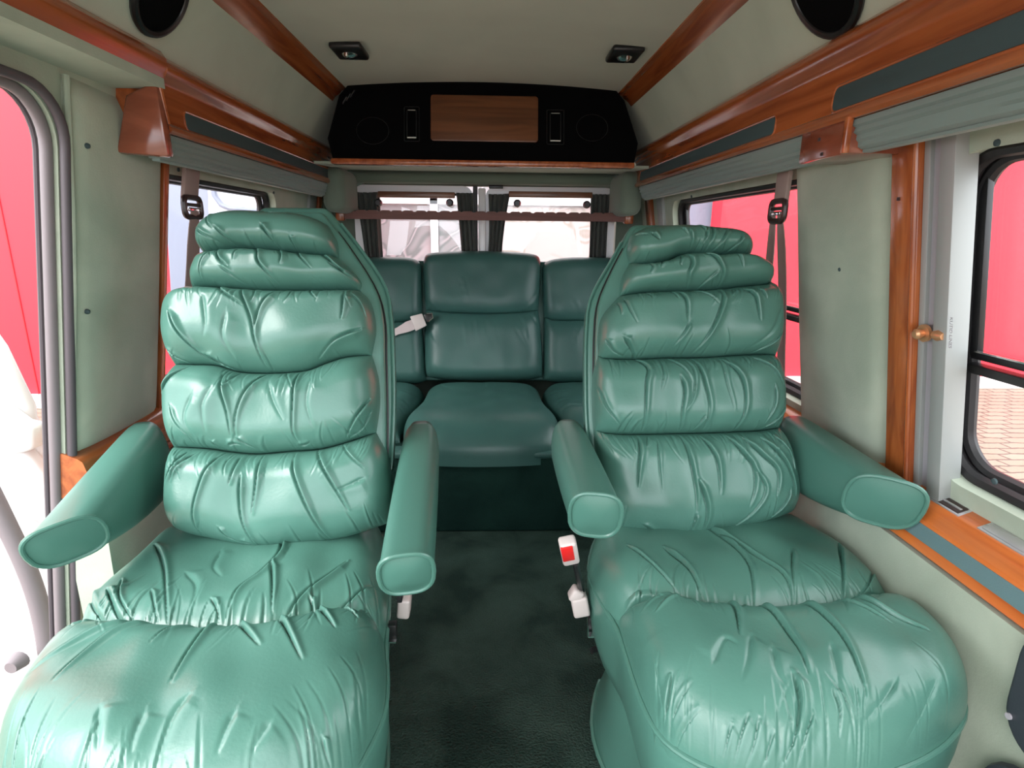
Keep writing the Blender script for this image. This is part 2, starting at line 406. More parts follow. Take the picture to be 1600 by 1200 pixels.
# rear wall with the two rear doors
mb = MB()
mb.box((0, 3.075, .30), (1.80, .03, .60)); mb.box((-.76, 3.06, .95), (.32, .06, .90)); mb.box((.80, 3.06, .95), (.26, .06, .90))
mb.box((0, 3.075, 1.60), (1.60, .03, .44))
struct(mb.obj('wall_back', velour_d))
mb = MB(); mb.prism([(-.66, 2.42, 1.408), (.66, 2.42, 1.408), (.66, 3.0, 1.440), (-.66, 3.0, 1.440)], [(-.66, 2.42, 1.418), (.66, 2.42, 1.418), (.66, 3.0, 1.455), (-.66, 3.0, 1.455)]); struct(mb.obj('trim_1', velour))     # pale soffit under the console
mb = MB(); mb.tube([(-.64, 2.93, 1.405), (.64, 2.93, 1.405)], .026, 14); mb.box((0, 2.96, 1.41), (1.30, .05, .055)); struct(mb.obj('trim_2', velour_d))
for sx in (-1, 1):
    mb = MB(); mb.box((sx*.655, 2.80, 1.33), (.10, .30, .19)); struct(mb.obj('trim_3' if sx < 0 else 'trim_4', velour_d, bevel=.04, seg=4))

class VP:       # upright plane at fixed Y, facing the camera
    def __init__(s, y): s.y = y
    def P(s, a, b_, h=0): return np.array([a, s.y-h, b_])
def vframe(mb, y, x0, x1, z0, z1, ix0, ix1, iz0, iz1, r, t, n=7):
    pl = VP(y); inn = rrect(ix1-ix0, iz1-iz0, r, n, ((ix0+ix1)/2, (iz0+iz1)/2)); N = len(inn)
    orr = rrect(x1-x0, z1-z0, .05, n, ((x0+x1)/2, (z0+z1)/2))
    vs = [pl.P(*p, 0) for p in orr]+[pl.P(*p, 0) for p in inn]+[pl.P(*p, -t) for p in orr]+[pl.P(*p, -t) for p in inn]
    fs = []
    for i in range(N):
        j = (i+1) % N
        fs += [(i, j, N+j, N+i), (2*N+i, 2*N+j, 3*N+j, 3*N+i), (N+i, N+j, 3*N+j, 3*N+i), (i, j, 2*N+j, 2*N+i)]
    mb.add(vs, fs)
for k, (x0, x1, hx) in enumerate(((-.645, -.058, 1), (.005, .655, -1))):
    d = MB(); vframe(d, 3.0, x0, x1, .45, 1.376, x0+.05, x1-.05, .72, 1.343, .05, .05)
    do = struct(d.obj('door_%d' % (k+1), white)); do['label'] = 'white rear door with a glazed upper half'
    g = MB(); g.box(((x0+x1)/2, 3.03, 1.03), (x1-x0-.08, .004, .62)); g.obj('pane', glass, do)
    mt = MB(); lp = rrect(x1-x0-.09, .625, .055, 7, ((x0+x1)/2, 1.028)); mt.tube([(a, 3.018, c) for a, c in lp], .008, 8, closed=True); mt.obj('rubber_seal', rubber, do)
mb = MB(); mb.box((-.046, 3.0, .9), (.022, .05, .95)); mb.tube([(-.05, 2.985, .45), (-.05, 2.985, 1.35)], .008); struct(mb.obj('trim_5', rubber))
mb = MB(); mb.box((-.013, 3.0, .9), (.036, .06, .93)); struct(mb.obj('trim_6', white, bevel=.006))

# side windows
def side_window(name, pl, y0, y1, z0, z1, r, label, bar=True, bary=None):
    mb = MB(); ring(mb, pl, y0+.004, y1-.004, z0+.004, z1-.004, r, -.035, .013); ring(mb, pl, y0+.014, y1-.014, z0+.014, z1-.014, r, -.055, .012)
    o = struct(mb.obj(name, rubber)); o['label'] = label
    g = MB(); pbox(g, pl, y0, y1, z0, z1, -.055, .004); g.obj('pane', glass, o)
    if bar:
        mb = MB(); pbox(mb, pl, y0+.01, y1-.02, .912, .928, -.035, .02); pbox(mb, pl, y0+.01, y1-.02, .935, .948, -.045, .016); pbox(mb, pl, y1-.035, y1-.015, .94, z1-.015, -.045, .012)
        mb.obj('sliding_frame', blackp, o, bevel=.002)
        mb = MB(); pbox(mb, pl, y0+.02, y1-.03, .9485, .9515, -.043, .004); mb.obj('bright_strip', chrome, o)
    return o
side_window('window_1', WR, .12, 1.005, .715, 1.285, .07, 'black framed sliding side window beside the upright wooden trim')
side_window('window_2', WR, 1.30, 2.52, .70, 1.29, .06, 'side window behind the right armchair')
side_window('window_3', WL, 1.40, 2.36, .70, 1.29, .06, 'side window behind the left armchair', bar=False)

# doorway seals on the left
def door_loop(d, off, z0=-.03):
    y1 = 1.200-d; zt = 1.395-d; r = .10
    pts = [(y1, bz(z0))]+[(y1, bz(z)) for z in np.linspace(.1, zt-r-.02, 12)]
    pts += [(y1-r+r*math.cos(a), bz(zt-r)+r*math.sin(a)) for a in np.linspace(0, math.pi/2, 9)]+[(y, bz(zt)) for y in np.linspace(y1-r-.05, -.15, 8)]
    return [WL.P(a, b_, off) for a, b_ in pts]
mb = MB(); mb.tube(door_loop(-.006, .010), .009, 10); o = struct(mb.obj('trim_7', seald)); o['label'] = 'dark rubber seal around the side doorway'
mb = MB(); mb.tube(door_loop(.004, -.018), .011, 10); o = struct(mb.obj('trim_8', sealm)); o['label'] = 'mauve grey inner seal around the side doorway'
mb = MB(); mb.tube(door_loop(.006, -.036), .005, 8); o = struct(mb.obj('trim_11', seald)); o['label'] = 'thin outer lip of the side doorway seal'

# ---------------------------------------------------------------- wooden rails, inserts, shades
VPR = [(.69, 1.512), (.668, 1.508), (.657, 1.497), (.655, 1.482), (.661, 1.468), (.672, 1.460), (.675, 1.452), (.671, 1.375), (.664, 1.368), (.662, 1.360), (.668, 1.354), (.70, 1.354), (.80, 1.356), (.80, 1.46), (.80, 1.512)]
BPL = [(.69, 1.522), (.665, 1.515), (.655, 1.500), (.655, 1.485), (.664, 1.470), (.668, 1.455), (.672, 1.446), (.685, 1.442), (.73, 1.442), (.73, 1.522)]
mb = MB(); mb.sweep(VPR, YF, 2.70, 1)
rail_r = tag(mb.obj('wooden_rail', woodm), 'long red wooden cornice rail running above the right hand windows', 'wooden rail')
mb = MB(); mb.sweep(VPR, 1.376, 2.78, -1); mb.sweep(BPL, YF, 1.376, -1)
rail_l = tag(mb.obj('wooden_rail', woodm), 'red wooden cornice rail along the left side, plain over the doorway', 'wooden rail')
def insert(par, sx, y0, y1, m, z0=1.376, z1=1.412):
    lp = rrect(y1-y0, z1-z0, .012, 4, ((y0+y1)/2, (z0+z1)/2))
    xa = .6735+.0; mb = MB()
    mb.prism([(sx*(.6695-(z-1.376)*-.05), y, z) for y, z in lp], [(sx*(.6795), y, z) for y, z in lp]); o = mb.obj('inset_strip', m, par, bevel=.001)
    fr = MB(); fr.tube([(sx*(.6715-(z-1.376)*-.05), y, z) for y, z in rrect(y1-y0+.006, z1-z0+.006, .014, 4, ((y0+y1)/2, (z0+z1)/2))], .0028, 6, closed=True); fr.obj('inset_edge', woodm, par)
    return o
insert(rail_r, 1, 1.385, 2.60, slate); insert(rail_r, 1, .45, 1.155, slate, 1.378, 1.418)
insert(rail_l, -1, 1.46, 2.70, slate)
def shade(sx, y0, y1, label):
    t = thing('pleated_shade', label, 'window shade', (sx*.71, (y0+y1)/2, 1.30))
    prof = [(.676, 1.353), (.675, 1.343), (.680, 1.339), (.679, 1.331), (.685, 1.327), (.684, 1.319), (.690, 1.315), (.690, 1.307), (.697, 1.303), (.72, 1.303), (.72, 1.353)]
    mb = MB(); N = 60; n = len(prof); vs = []
    for i in range(N+1):
        y = y0+(y1-y0)*i/N; wob = .0014*math.sin(y*7+sx)+.0006*math.sin(y*17)
        for j, (x, z) in enumerate(prof):
            vs.append((sx*(x+(wob*((j % 3)-1) if 0 < j < 9 else 0)), y, z+(wob*.8 if 1 < j < 10 else 0)))
    fs = [(i*n+j, i*n+(j+1) % n, (i+1)*n+(j+1) % n, (i+1)*n+j) for i in range(N) for j in range(n)]+[tuple(range(n))[::-1], tuple(N*n+j for j in range(n))]
    mb.add(vs, fs); mb.obj('folded_pleats', blindm, t)
    b = MB(); b.box((sx*.708, (y0+y1)/2, 1.301), (.018, y1-y0-.01, .006)); b.obj('bottom_rail', blindm, t, bevel=.002)
shade(1, .35, 1.093, 'folded grey green pleated shade over the front right window')
shade(1, 1.262, 2.62, 'folded grey green pleated shade over the rear right window behind the chair')
shade(-1, 1.376, 2.66, 'folded grey green pleated shade over the left rear window')
# brackets
def quadbox(name, corners, dy, m, label, cat_, bevel=.004):
    pts = [Vector(c) for c in corners]; mb = MB(); mb.prism(pts, [p+Vector(dy) for p in pts]); return tag(mb.obj(name, m, None, bevel=bevel), label, cat_)
o = quadbox('wooden_bracket', [(.672, 1.088, 1.297), (.672, 1.26, 1.297), (.672, 1.26, 1.356), (.672, 1.088, 1.356)], (.12, 0, 0), mahog, 'short wooden cover block between the two right hand shades', 'wooden block')
mb = MB(); mb.box((.667, 1.088, 1.327), (.012, .012, .062)); mb.obj('edge_bead', woodm, o, bevel=.003)
for (x, y) in ((1280, 218), (1284, 241)):
    p = atX(x, y, .671); mb = MB(); mb.box(p, (.003, .006, .006)); mb.obj('screw_hole', brownp, o)
o = quadbox('wooden_bracket', [atY(243, 124, 1.345), atY(194, 147, 1.345), atY(180, 239, 1.345), atY(263, 245, 1.345)], (0, .030, 0), mahog, 'wooden end block below the left rail where the shade starts', 'wooden block', .008)
mb = MB(); a = atX(246, 122, -.668); b_ = atX(262, 194, -.668); mb.tube([a, b_], .006, 8); mb.obj('edge_bead', woodm, o)

# ceiling trims
CT = [(.535, 1.700), (.538, 1.692), (.555, 1.688), (.560, 1.680), (.580, 1.665), (.592, 1.650), (.600, 1.648), (.606, 1.655), (.60, 1.70)]
for sx, lab in ((-1, 'wooden moulding along the left edge of the ceiling'), (1, 'wooden moulding along the right edge of the ceiling')):
    mb = MB(); mb.sweep(CT, YF, 2.50, sx); o = struct(mb.obj('trim_9' if sx < 0 else 'trim_10', woodm)); o['label'] = lab

# rear console
t = thing('overhead_console', 'black velour console across the rear below the ceiling, with a wooden flap', 'console', (0, 2.5, 1.42))
mb = MB(); top = [(-.58, 1.42), (-.60, 1.50), (-.555, 1.66), (-.52, 1.70)]+[(x, 1.705+.022*(1-(x/.55)**2)) for x in np.linspace(-.5, .5, 12)]+[(.52, 1.70), (.555, 1.66), (.61, 1.50), (.595, 1.42)]
mb.prism([(x, 2.40+(z-1.42)*.22, z) for x, z in top], [(x, 2.56, z) for x, z in top]); mb.obj('housing', blackv, t)
def cface(z): return 2.40+(z-1.42)*.22
def conp(x, y): q = atY(x, y, 2.43); return q
a = conp(672, 146); b_ = conp(840, 224); lp = rrect(b_[0]-a[0], a[2]-b_[2], .012, 5, ((a[0]+b_[0])/2, (a[2]+b_[2])/2))
mb = MB(); mb.prism([(x, cface(z)-.012, z) for x, z in lp], [(x, cface(z)+.004, z) for x, z in lp]); mb.obj('wooden_flap', woodx, t, bevel=.003)
for (x0, y0, x1, y1) in ((631, 166, 656, 222), (855, 171, 880, 227)):
    a = conp(x0, y0); b_ = conp(x1, y1); cx, cz = (a[0]+b_[0])/2, (a[2]+b_[2])/2; w_, h_ = b_[0]-a[0], a[2]-b_[2]
    mb = MB(); mb.tube([(x, cface(z)-.003, z) for x, z in rrect(w_, h_, .004, 2, (cx, cz))], .0018, 6, closed=True)
    mb.tube([(x, cface(z)-.005, z) for x, z in rrect(w_*.62, h_*.80, .003, 2, (cx, cz))], .0022, 6, closed=True); v = mb.obj('air_vent', blackp, t)
    mb = MB(); mb.box((cx, cface(cz+h_*.4)-.008, cz+h_*.40), (w_*.5, .003, .003)); mb.obj('bright_edge', chrome, v)
    mb = MB(); mb.box((cx, cface(cz-h_*.4)-.008, cz-h_*.40), (w_*.6, .004, .0045)); mb.obj('bright_edge', chrome, v)
for (x, y) in ((583, 205), (925, 200)):
    c = conp(x, y); mb = MB(); mb.tube([(c[0]+.062*math.cos(q), cface(c[2]+.05*math.sin(q))-.003, c[2]+.05*math.sin(q)) for q in np.linspace(0, 2*math.pi, 32, endpoint=False)], .0012, 6, closed=True); mb.obj('speaker_rim', blackp, t)
mb = MB(); mb.box((.004, 2.405, 1.415), (1.18, .05, .022)); mb.obj('lower_wooden_lip', woodm, t, bevel=.006)
mb = MB()
for k in range(3): mb.box(atY(540+k*6, 158-k*5, 2.43)+np.array([0, -.01, 0]), (.004, .012, .03), Matrix.Rotation(.6, 3, 'Y'))
mb.obj('clip', blackp, t)
p = atY(756, 262, 2.9); mb = MB(); mb.box((p[0], 2.86, p[2]+.006), (.085, .05, .035)); o = tag(mb.obj('door_latch_cover', blackp, None, bevel=.008), 'small black latch box under the rear console above the rear doors', 'latch box')
p = atY(775, 292, 2.98); mb = MB(); mb.box((p[0], 2.975, p[2]), (.07, .02, .016)); o = tag(mb.obj('door_striker', blackp, None, bevel=.002), 'flat black catch at the top of the gap between the rear doors', 'catch')

# ceiling lamps
for px_, lab in (((546, 78), 'square black spot lamp on the ceiling, left of the two'), ((976, 83), 'square black spot lamp on the ceiling, right of the two')):
    d = fwd+rgt*(px_[0]-800)/F-upv*(px_[1]-600)/F; q = CAM+d*(1.70-CAM[2])/d[2]
    t = thing('reading_lamp', lab, 'ceiling lamp', (q[0], q[1], 1.70))
    mb = MB(); mb.box((q[0], q[1], 1.697), (.098, .13, .02)); mb.obj('housing', blackp, t, bevel=.008, seg=3)
    mb = MB(); mb.tube([(q[0], q[1], 1.69), (q[0], q[1], 1.683), (q[0], q[1], 1.676)], .02, 16, rs=[.026, .022, .012]); mb.obj('lens', chrome, t)

# oval side speakers
for sx, cy, cz, rr, lab in ((1, 1.155, 1.592, .098, 'black round speaker high on the right side panel'), (-1, 1.315, 1.60, .082, 'black round speaker high on the left side panel')):
    # plane of the upper side
    a = np.array([0, 1., 0]); up = np.array([sx*(.56-.69), 0, 1.705-1.49]); up /= np.linalg.norm(up); n = np.array([-sx*up[2], 0, sx*up[0]*1.0]); n = n if n[0]*sx < 0 else -n
    c = np.array([sx*(.69-.13*(cz-1.49)/.215), cy, cz])
    def ringp(r, h): return [c+a*r*math.cos(q)+up*r*math.sin(q)*.98+n*h for q in np.linspace(0, 2*math.pi, 36, endpoint=False)]
    t = thing('side_speaker', lab, 'speaker', tuple(c))
    mb = MB(); mb.tube(ringp(rr-.006, .006), .008, 8, closed=True); mb.prism(ringp(rr-.004, .0), ringp(rr-.006, .008)); mb.obj('rim', blackp, t)
    mb = MB(); R_ = [ringp(rr*q, .008+.006*math.cos(q*math.pi/2)) for q in (.9, .6, .3, .05)]
    vs = [v for g in R_ for v in g]; fs = [(i*36+j, i*36+(j+1) % 36, (i+1)*36+(j+1) % 36, (i+1)*36+j) for i in range(3) for j in range(36)]+[tuple(108+j for j in range(36))]
    mb.add(vs, fs); mb.obj('grille', blackv, t)

# ---------------------------------------------------------------- right wall dressing
def onW(pl, x, y, off=0): return pl.px(x, y, off)
# padded pillar panels
def pillar(pl, y0, y1, z0, z1, label, th=.022):
    mb = MB(); N = 14; M_ = 22; vs = []
    for i in range(N+1):
        for j in range(M_+1):
            u_, v_ = i/N, j/M_; y = y0+(y1-y0)*u_; z = z0+(z1-z0)*v_
            h = th*(1-abs(2*u_-1)**6)**.5*(1-abs(2*v_-1)**14)**.5+.003*math.sin(v_*9+u_*4)*math.sin(u_*3.14)
            vs.append(pl.P(y, bz(z), h))
    fs = [(i*(M_+1)+j, (i+1)*(M_+1)+j, (i+1)*(M_+1)+j+1, i*(M_+1)+j+1) for i in range(N) for j in range(M_)]
    mb.add(vs, fs)
    bd = [i*(M_+1) for i in range(N+1)]+[N*(M_+1)+j for j in range(1, M_+1)]+[i*(M_+1)+M_ for i in range(N-1, -1, -1)]+[j for j in range(M_-1, 0, -1)]
    k = len(mb.v); bk = [pl.P(y0+(y1-y0)*(q//(M_+1))/N, bz(z0+(z1-z0)*(q % (M_+1))/M_), -.05) for q in bd]
    mb.v += [tuple(map(float, v)) for v in bk]; mb.f += [(bd[i], bd[(i+1) % len(bd)], k+(i+1) % len(bd), k+i) for i in range(len(bd))]
    mb.f.append(tuple(k+i for i in range(len(bd))))
    return tag(mb.obj('padded_pillar_panel', velour, None, smooth=True), label, 'padded panel')
def button(pl, par, x, y, off, r=.0055):
    a, b_ = pl.px(x, y, off); c = pl.P(a, b_, off); mb = MB(); mb.tube([c-pl.n*.003, c, c+pl.n*.003, c+pl.n*.005], r, 12, rs=[r, r, r*.8, r*.2]); return mb.obj('button', slate, par)
pr_ = pillar(WR, 1.125, 1.485, .60, 1.40, 'sage velour padded pillar between the right hand windows')
button(WR, pr_, 1313, 421, .022, .005)
pl_ = pillar(WL, 1.212, 1.545, .655, 1.43, 'sage velour padded pillar at the rear edge of the left doorway')
button(WL, pl_, 137, 228, .022); button(WL, pl_, 137, 487, .022)
mb = MB(); mb.tube([WL.P(1.212, bz(z), .012+.004*math.sin(z*7)) for z in np.linspace(.655, 1.43, 20)], .006, 8); mb.obj('edge_welt', velour, pl_)
for (x, y, o_) in ((1555, 752, 0), (1559, 223, 0)):
    a, b_ = WR.px(x, y, 0.0); c = WR.P(a, b_, 0); mb = MB(); mb.tube([c, c+WR.n*.003, c+WR.n*.0045], .005, 12, rs=[.0055, .005, .002])
    tag(mb.obj('trim_button', slate, None), 'small dark trim button on the velour %s the front right window' % ('below' if y > 500 else 'above'), 'trim button')
for (x, y) in ((1081, 307),):
    a, b_ = WR.px(x, y, 0.0); c = WR.P(a, b_, 0); mb = MB(); mb.tube([c, c+WR.n*.003], .005, 10); tag(mb.obj('trim_button', slate, None), 'tiny dark button above the rear corner of the rear right window', 'trim button')
for (x, y, lab) in ((278, 265, 'tiny dark button above the left rear window beside the belt'), (427, 301, 'tiny dark button above the rear corner of the left rear window')):
    a, b_ = WL.px(x, y, 0.0); c = WL.P(a, b_, 0); mb = MB(); mb.tube([c, c+WL.n*.003], .005, 10); tag(mb.obj('trim_button', slate, None), lab, 'trim button')

# wooden uprights and blind guide rails
def upright(pl, y0, y1, z0, z1, off, t, m, name, label, cat_, bev=.006):
    mb = MB(); pbox(mb, pl, y0, y1, z0, z1, off, t+off); return tag(mb.obj(name, m, None, bevel=bev), label, cat_)
up = upright(WR, 1.038, 1.112, .64, 1.345, .022, .03, woodz, 'wooden_upright', 'upright red wooden board between the padded pillar and the front right window', 'wooden upright')
mb = MB(); mb.tube([WR.P(1.045, bz(z), .022) for z in (.645, 1.34)], .005, 8); mb.obj('bead', woodz, up)
a, b_ = WR.px(1404, 311, .023); mb = MB(); c = WR.P(a, b_, .0225); mb.box(c, (.004, .006, .006)); mb.obj('screw_hole', brownp, up)
gr = thing('blind_guide_rail', 'pale grey aluminium blind guide rail beside the upright wooden board', 'guide rail', tuple(WR.P(.99, bz(.68), 0)))
mb = MB(); pbox(mb, WR, .957, .990, .665, 1.345, .022, .04); mb.obj('front_rail', alu, gr, bevel=.002)
mb = MB(); pbox(mb, WR, .990, 1.003, .665, 1.345, .012, .03); mb.obj('cream_strip', aluc, gr, bevel=.002)
mb = MB(); pbox(mb, WR, 1.003, 1.022, .665, 1.345, .006, .02); mb.obj('lilac_channel', alud, gr)
mb = MB(); pbox(mb, WR, 1.022, 1.037, .665, 1.345, .014, .03); mb.obj('rear_rail', alu, gr, bevel=.002)
# tiny vertical lettering on the rail
def text(name, body, size, loc, rot, m, parent, ext=.0002):
    cu = bpy.data.curves.new(name, 'FONT'); cu.body = body; cu.size = size; cu.extrude = ext; cu.align_x = 'CENTER'; cu.align_y = 'CENTER'
    tmp = bpy.data.objects.new(name, cu); COL.objects.link(tmp); bpy.context.view_layer.update()
    dg = bpy.context.evaluated_depsgraph_get(); me = bpy.data.meshes.new_from_object(tmp.evaluated_get(dg)); bpy.data.objects.remove(tmp)
    o = link(name, me, m, parent); off = Vector((0, 0, 0)); L = parent
    while L is not None: off += Vector(L.location); L = L.parent
    me.transform(Matrix.Translation(Vector(loc)-off) @ rot.to_4x4()); return o
a, b_ = WR.px(1485, 520, .023); c = WR.P(a, b_, .0225)
# text runs downward: x axis = -b, y axis = +... toward rear
X_ = Vector(-WR.b); Z_ = Vector(WR.n); Y_ = Z_.cross(X_)
rotm = Matrix((X_, Y_, Z_)).transposed()
text('lettering', 'KUTID LINES', .0095, c, rotm, alud, gr)
# brass latch
a, b_ = WR.px(1440, 521, .026); c = WR.P(a, b_, .026); a2, b2 = WR.px(1468, 524, .02); c2 = WR.P(a2, b2, .022)
t = thing('brass_latch', 'small brass knob and catch on the upright wooden board', 'latch', tuple(c))
mb = MB(); mb.tube([c-WR.n*.008, c-WR.n*.002], .016, 20); mb.obj('rosette', brass, t)
mb = MB(); mb.tube([c-WR.n*.004, c+WR.n*.004, c+WR.n*.010, c+WR.n*.014], .008, 16, rs=[.006, .009, .010, .006]); mb.obj('knob', brass, t)
mb = MB(); mb.tube([c2+WR.a*.01, c2, c2-WR.a*.012], .007, 12, rs=[.007, .010, .006]); mb.obj('catch', brass, t)

# rear uprights on both sides
upright(WR, 2.80, 2.88, .60, 1.35, .02, .03, woodz, 'wooden_upright', 'short stretch of upright wooden trim behind the rear right window', 'wooden upright')
upright(WR, 2.62, 2.70, .60, 1.35, .014, .03, alu, 'blind_guide_rail', 'pale blind guide rail behind the rear right window', 'guide rail')
upright(WL, 2.74, 2.84, .60, 1.35, .014, .03, alu, 'blind_guide_rail', 'pale blind guide rail behind the left rear window', 'guide rail')
upright(WL, 2.86, 2.93, .60, 1.35, .02, .03, woodz, 'wooden_upright', 'upright wooden trim behind the left rear window', 'wooden upright')
upright(WL, 1.548, 1.572, .62, 1.36, .012, .03, woodz, 'wooden_upright', 'narrow wooden edge strip behind the left padded pillar', 'wooden upright', .003)

# window sills
SP = [(.93, .682), (.893, .682), (.862, .670), (.852, .662), (.850, .654), (.846, .636), (.840, .632), (.8335, .604), (.838, .600), (.832, .594), (.828, .586), (.834, .580), (.85, .578), (.93, .578)]
mb = MB(); mb.sweep(SP, -.4, 2.05, 1); sr = tag(mb.obj('window_sill', woods), 'orange red wooden window sill, brightened as if sunlit, along the right wall with a slate strip', 'window sill')
mb = MB(); mb.prism([(.8375, y, .632) for y in (-.3, 2.0)]+[(.8315, y, .604) for y in (2.0, -.3)], [(.846, y, .630) for y in (-.3, 2.0)]+[(.840, y, .602) for y in (2.0, -.3)]); mb.obj('slate_strip', slate_t, sr)
# metal plates in the sill
def plate(name, y0, y1, label, cat_, kind):
    t = thing(name, label, cat_, (.875, (y0+y1)/2, .664))
    def sp(x, y, h=0): return Vector((x, y, .682-(.893-x)*.387+.001+h))
    mb = MB(); c = [sp(.890, y0), sp(.890, y1), sp(.863, y1), sp(.863, y0)]; mb.prism(c, [v-Vector((0, 0, .004)) for v in c]); mb.obj('frame', silverp, t, bevel=.001)
    mb = MB(); c = [sp(.886, y0+.006, .0015), sp(.886, y1-.006, .0015), sp(.867, y1-.006, .0015), sp(.867, y0+.006, .0015)]; mb.prism(c, [v-Vector((0, 0, .002)) for v in c])
    mb.obj('lid' if kind else 'recess', silverp if kind else brownp, t, bevel=.0008)
    if kind:
        mb = MB(); mb.box(sp(.872, (y0+y1)/2, .003), (.010, .04, .003)); mb.obj('finger_pull', brownp, t, bevel=.001)
    else:
        mb = MB(); mb.box(sp(.876, (y0+y1)/2, .002), (.005, y1-y0-.02, .003)); mb.obj('lever', silverp, t, bevel=.001)
plate('ashtray', .62, .865, 'silver ashtray lid set into the right wooden sill near the frame edge', 'ashtray', True)
plate('air_outlet', .905, .985, 'small silver recessed outlet in the sill at the tip of the right armrest', 'vent', False)
mb = MB(); mb.sweep(SP, 1.195, 2.05, -1); tag(mb.obj('window_sill', woodm), 'wooden window sill along the left wall behind the armrest', 'window sill')

# speaker and vent low on the right wall
t = thing('door_speaker', 'dark rounded speaker cover low on the right wall at the frame edge', 'speaker', (.82, .55, .45))
lp = rrect(.30, .20, .06, 7, (.540, .525))
mb = MB(); mb.prism([(.80, y, z) for y, z in lp], [(.832, y, z) for y, z in lp]); mb.obj('cover', darkbl, t, bevel=.008, seg=3)
mb = MB(); c = Vector((.80, .676, .465)); mb.tube([c, c-Vector((.003, 0, 0))], .005, 10); mb.obj('screw', alud, t)
t = thing('floor_vent', 'ribbed dark grey vent low on the right wall in the bottom corner', 'vent', (.82, .55, .30))
for k, s_ in enumerate((1, .76, .54, .34)):
    lp = rrect(.30*s_, .24*s_, .07*s_, 6, (.535, .275)); mb = MB(); mb.tube([(.805-.004*k, y, z) for y, z in lp], .013, 8, closed=True)
    if k == 0: mb.prism([(.808, y, z) for y, z in lp], [(.836, y, z) for y, z in lp])
    mb.obj('rib' if k else 'surround', darkbl, t)

# ---------------------------------------------------------------- seat belts at the sides
def belt(pl_x, top, loop, w_, strands, label):
    t = thing('seat_belt', label, 'seat belt', (pl_x, loop[1], loop[2]))
    top = Vector(top); lp = Vector(loop); s = 1 if pl_x > 0 else -1
    mb = MB(); mb.prism([top+Vector((0, -w_/2, 0)), top+Vector((0, w_/2, 0)), lp+Vector((0, w_/2, .02)), lp+Vector((0, -w_/2, .02))], [top+Vector((s*.012, -w_/2, 0)), top+Vector((s*.012, w_/2, 0)), lp+Vector((s*.012, w_/2, .02)), lp+Vector((s*.012, -w_/2, .02))])
    mb.obj('hanger_sleeve', beltm, t, bevel=.003)
    pts = [lp+Vector((0, y, z)) for y, z in rrect(w_+.012, .05, .015, 4)]
    mb = MB(); mb.tube(pts, .008, 8, closed=True); mb.tube([lp+Vector((0, -w_/2, .006)), lp+Vector((0, w_/2, .006))], .005, 8); mb.obj('guide_loop', brownp, t)
    mb = MB(); mb.box(lp+Vector((-s*.004, 0, -.006)), (.006, w_*.8, .010)); mb.obj('chrome_bar', chrome, t, bevel=.002)
    for (dy, end, wd) in strands:
        a = lp+Vector((-s*.003, dy, -.008)); e = Vector(end); N = 12; mb = MB(); vs = []
        for i in range(N+1):
            q = i/N; c = a.lerp(e, q); hw = wd/2*(.6+.4*min(1, q*8)); cu = .004*math.sin(q*5)
            vs += [c+Vector((cu, -hw, 0)), c+Vector((cu+.003, 0, 0)), c+Vector((cu, hw, 0)), c+Vector((cu+.0025, hw, 0)), c+Vector((cu+.0055, 0, 0)), c+Vector((cu+.0025, -hw, 0))]
        fs = [(i*6+j, i*6+(j+1) % 6, i*6+6+(j+1) % 6, i*6+6+j) for i in range(N) for j in range(6)]+[(0, 1, 2, 3, 4, 5), tuple(N*6+j for j in range(6))]
        mb.add(vs, fs); mb.obj('strap', beltm, t)
R1 = atX(1223, 268, .755); R2 = atX(1215, 330, .77); Re1 = atX(1176, 640, .845); Re2 = atX(1222, 640, .845)
belt(.77, R1, R2, .062, [(.018, Re1, .042), (-.018, Re2, .042)], 'taupe seat belt hanging on the right beside the armchair headrest')
L1 = atX(303, 258, -.755); L2 = atX(301, 324, -.77); Le1 = atX(284, 640, -.845)
belt(-.77, L1, L2, .075, [(0, Le1, .065)], 'taupe seat belt hanging on the left beside the armchair headrest')

# ---------------------------------------------------------------- rear curtains, rail, pelmets
def curtain(px0, px1, y0, y1, label, seed, tie=None):
    a = atY(px0, y0, 2.955); b_ = atY(px1, y0, 2.955); z0, z1 = a[2], atY(px0, y1, 2.955)[2]
    rnd = random.Random(seed); N, M_ = 40, 26; mb = MB(); vs = []
    for s_ in (0, .003):
        for j in range(M_+1):
            v_ = j/M_; z = z0+(z1-z0)*v_; sq = 1-.0*v_
            if tie: sq = 1-tie[0]*math.sin(min(1, v_*1.1)*math.pi/2)
            cx = (a[0]+b_[0])/2+(tie[1]*v_ if tie else 0)
            for i in range(N+1):
                u_ = i/N-.5; vs.append((cx+u_*(b_[0]-a[0])*sq, 2.968+s_+.011*math.sin(u_*26+seed+v_*1.5)+.005*math.sin(u_*61+v_*5), z))
    n = (N+1)*(M_+1); f = [(j*(N+1)+i, j*(N+1)+i+1, (j+1)*(N+1)+i+1, (j+1)*(N+1)+i) for j in range(M_) for i in range(N)]
    f2 = [tuple(n+k for k in q) for q in f]
    bd = list(range(N+1))+[(j+1)*(N+1)+N for j in range(M_)]+[M_*(N+1)+i for i in range(N-1, -1, -1)]+[j*(N+1) for j in range(M_-1, 0, -1)]
    f3 = [(bd[i], bd[(i+1) % len(bd)], n+bd[(i+1) % len(bd)], n+bd[i]) for i in range(len(bd))]
    mb.add(vs, f+f2+f3); return tag(mb.obj('curtain', curtm, None, smooth=True), label, 'curtain', 'rear door curtains')
curtain(553, 592, 300, 412, 'charcoal curtain at the outer edge of the left rear window', 1, (.25, .02))
curtain(712, 742, 301, 396, 'charcoal curtain at the inner edge of the left rear window', 2, (.1, .02))
curtain(763, 797, 303, 396, 'charcoal curtain at the inner edge of the right rear window', 3, (.35, -.02))
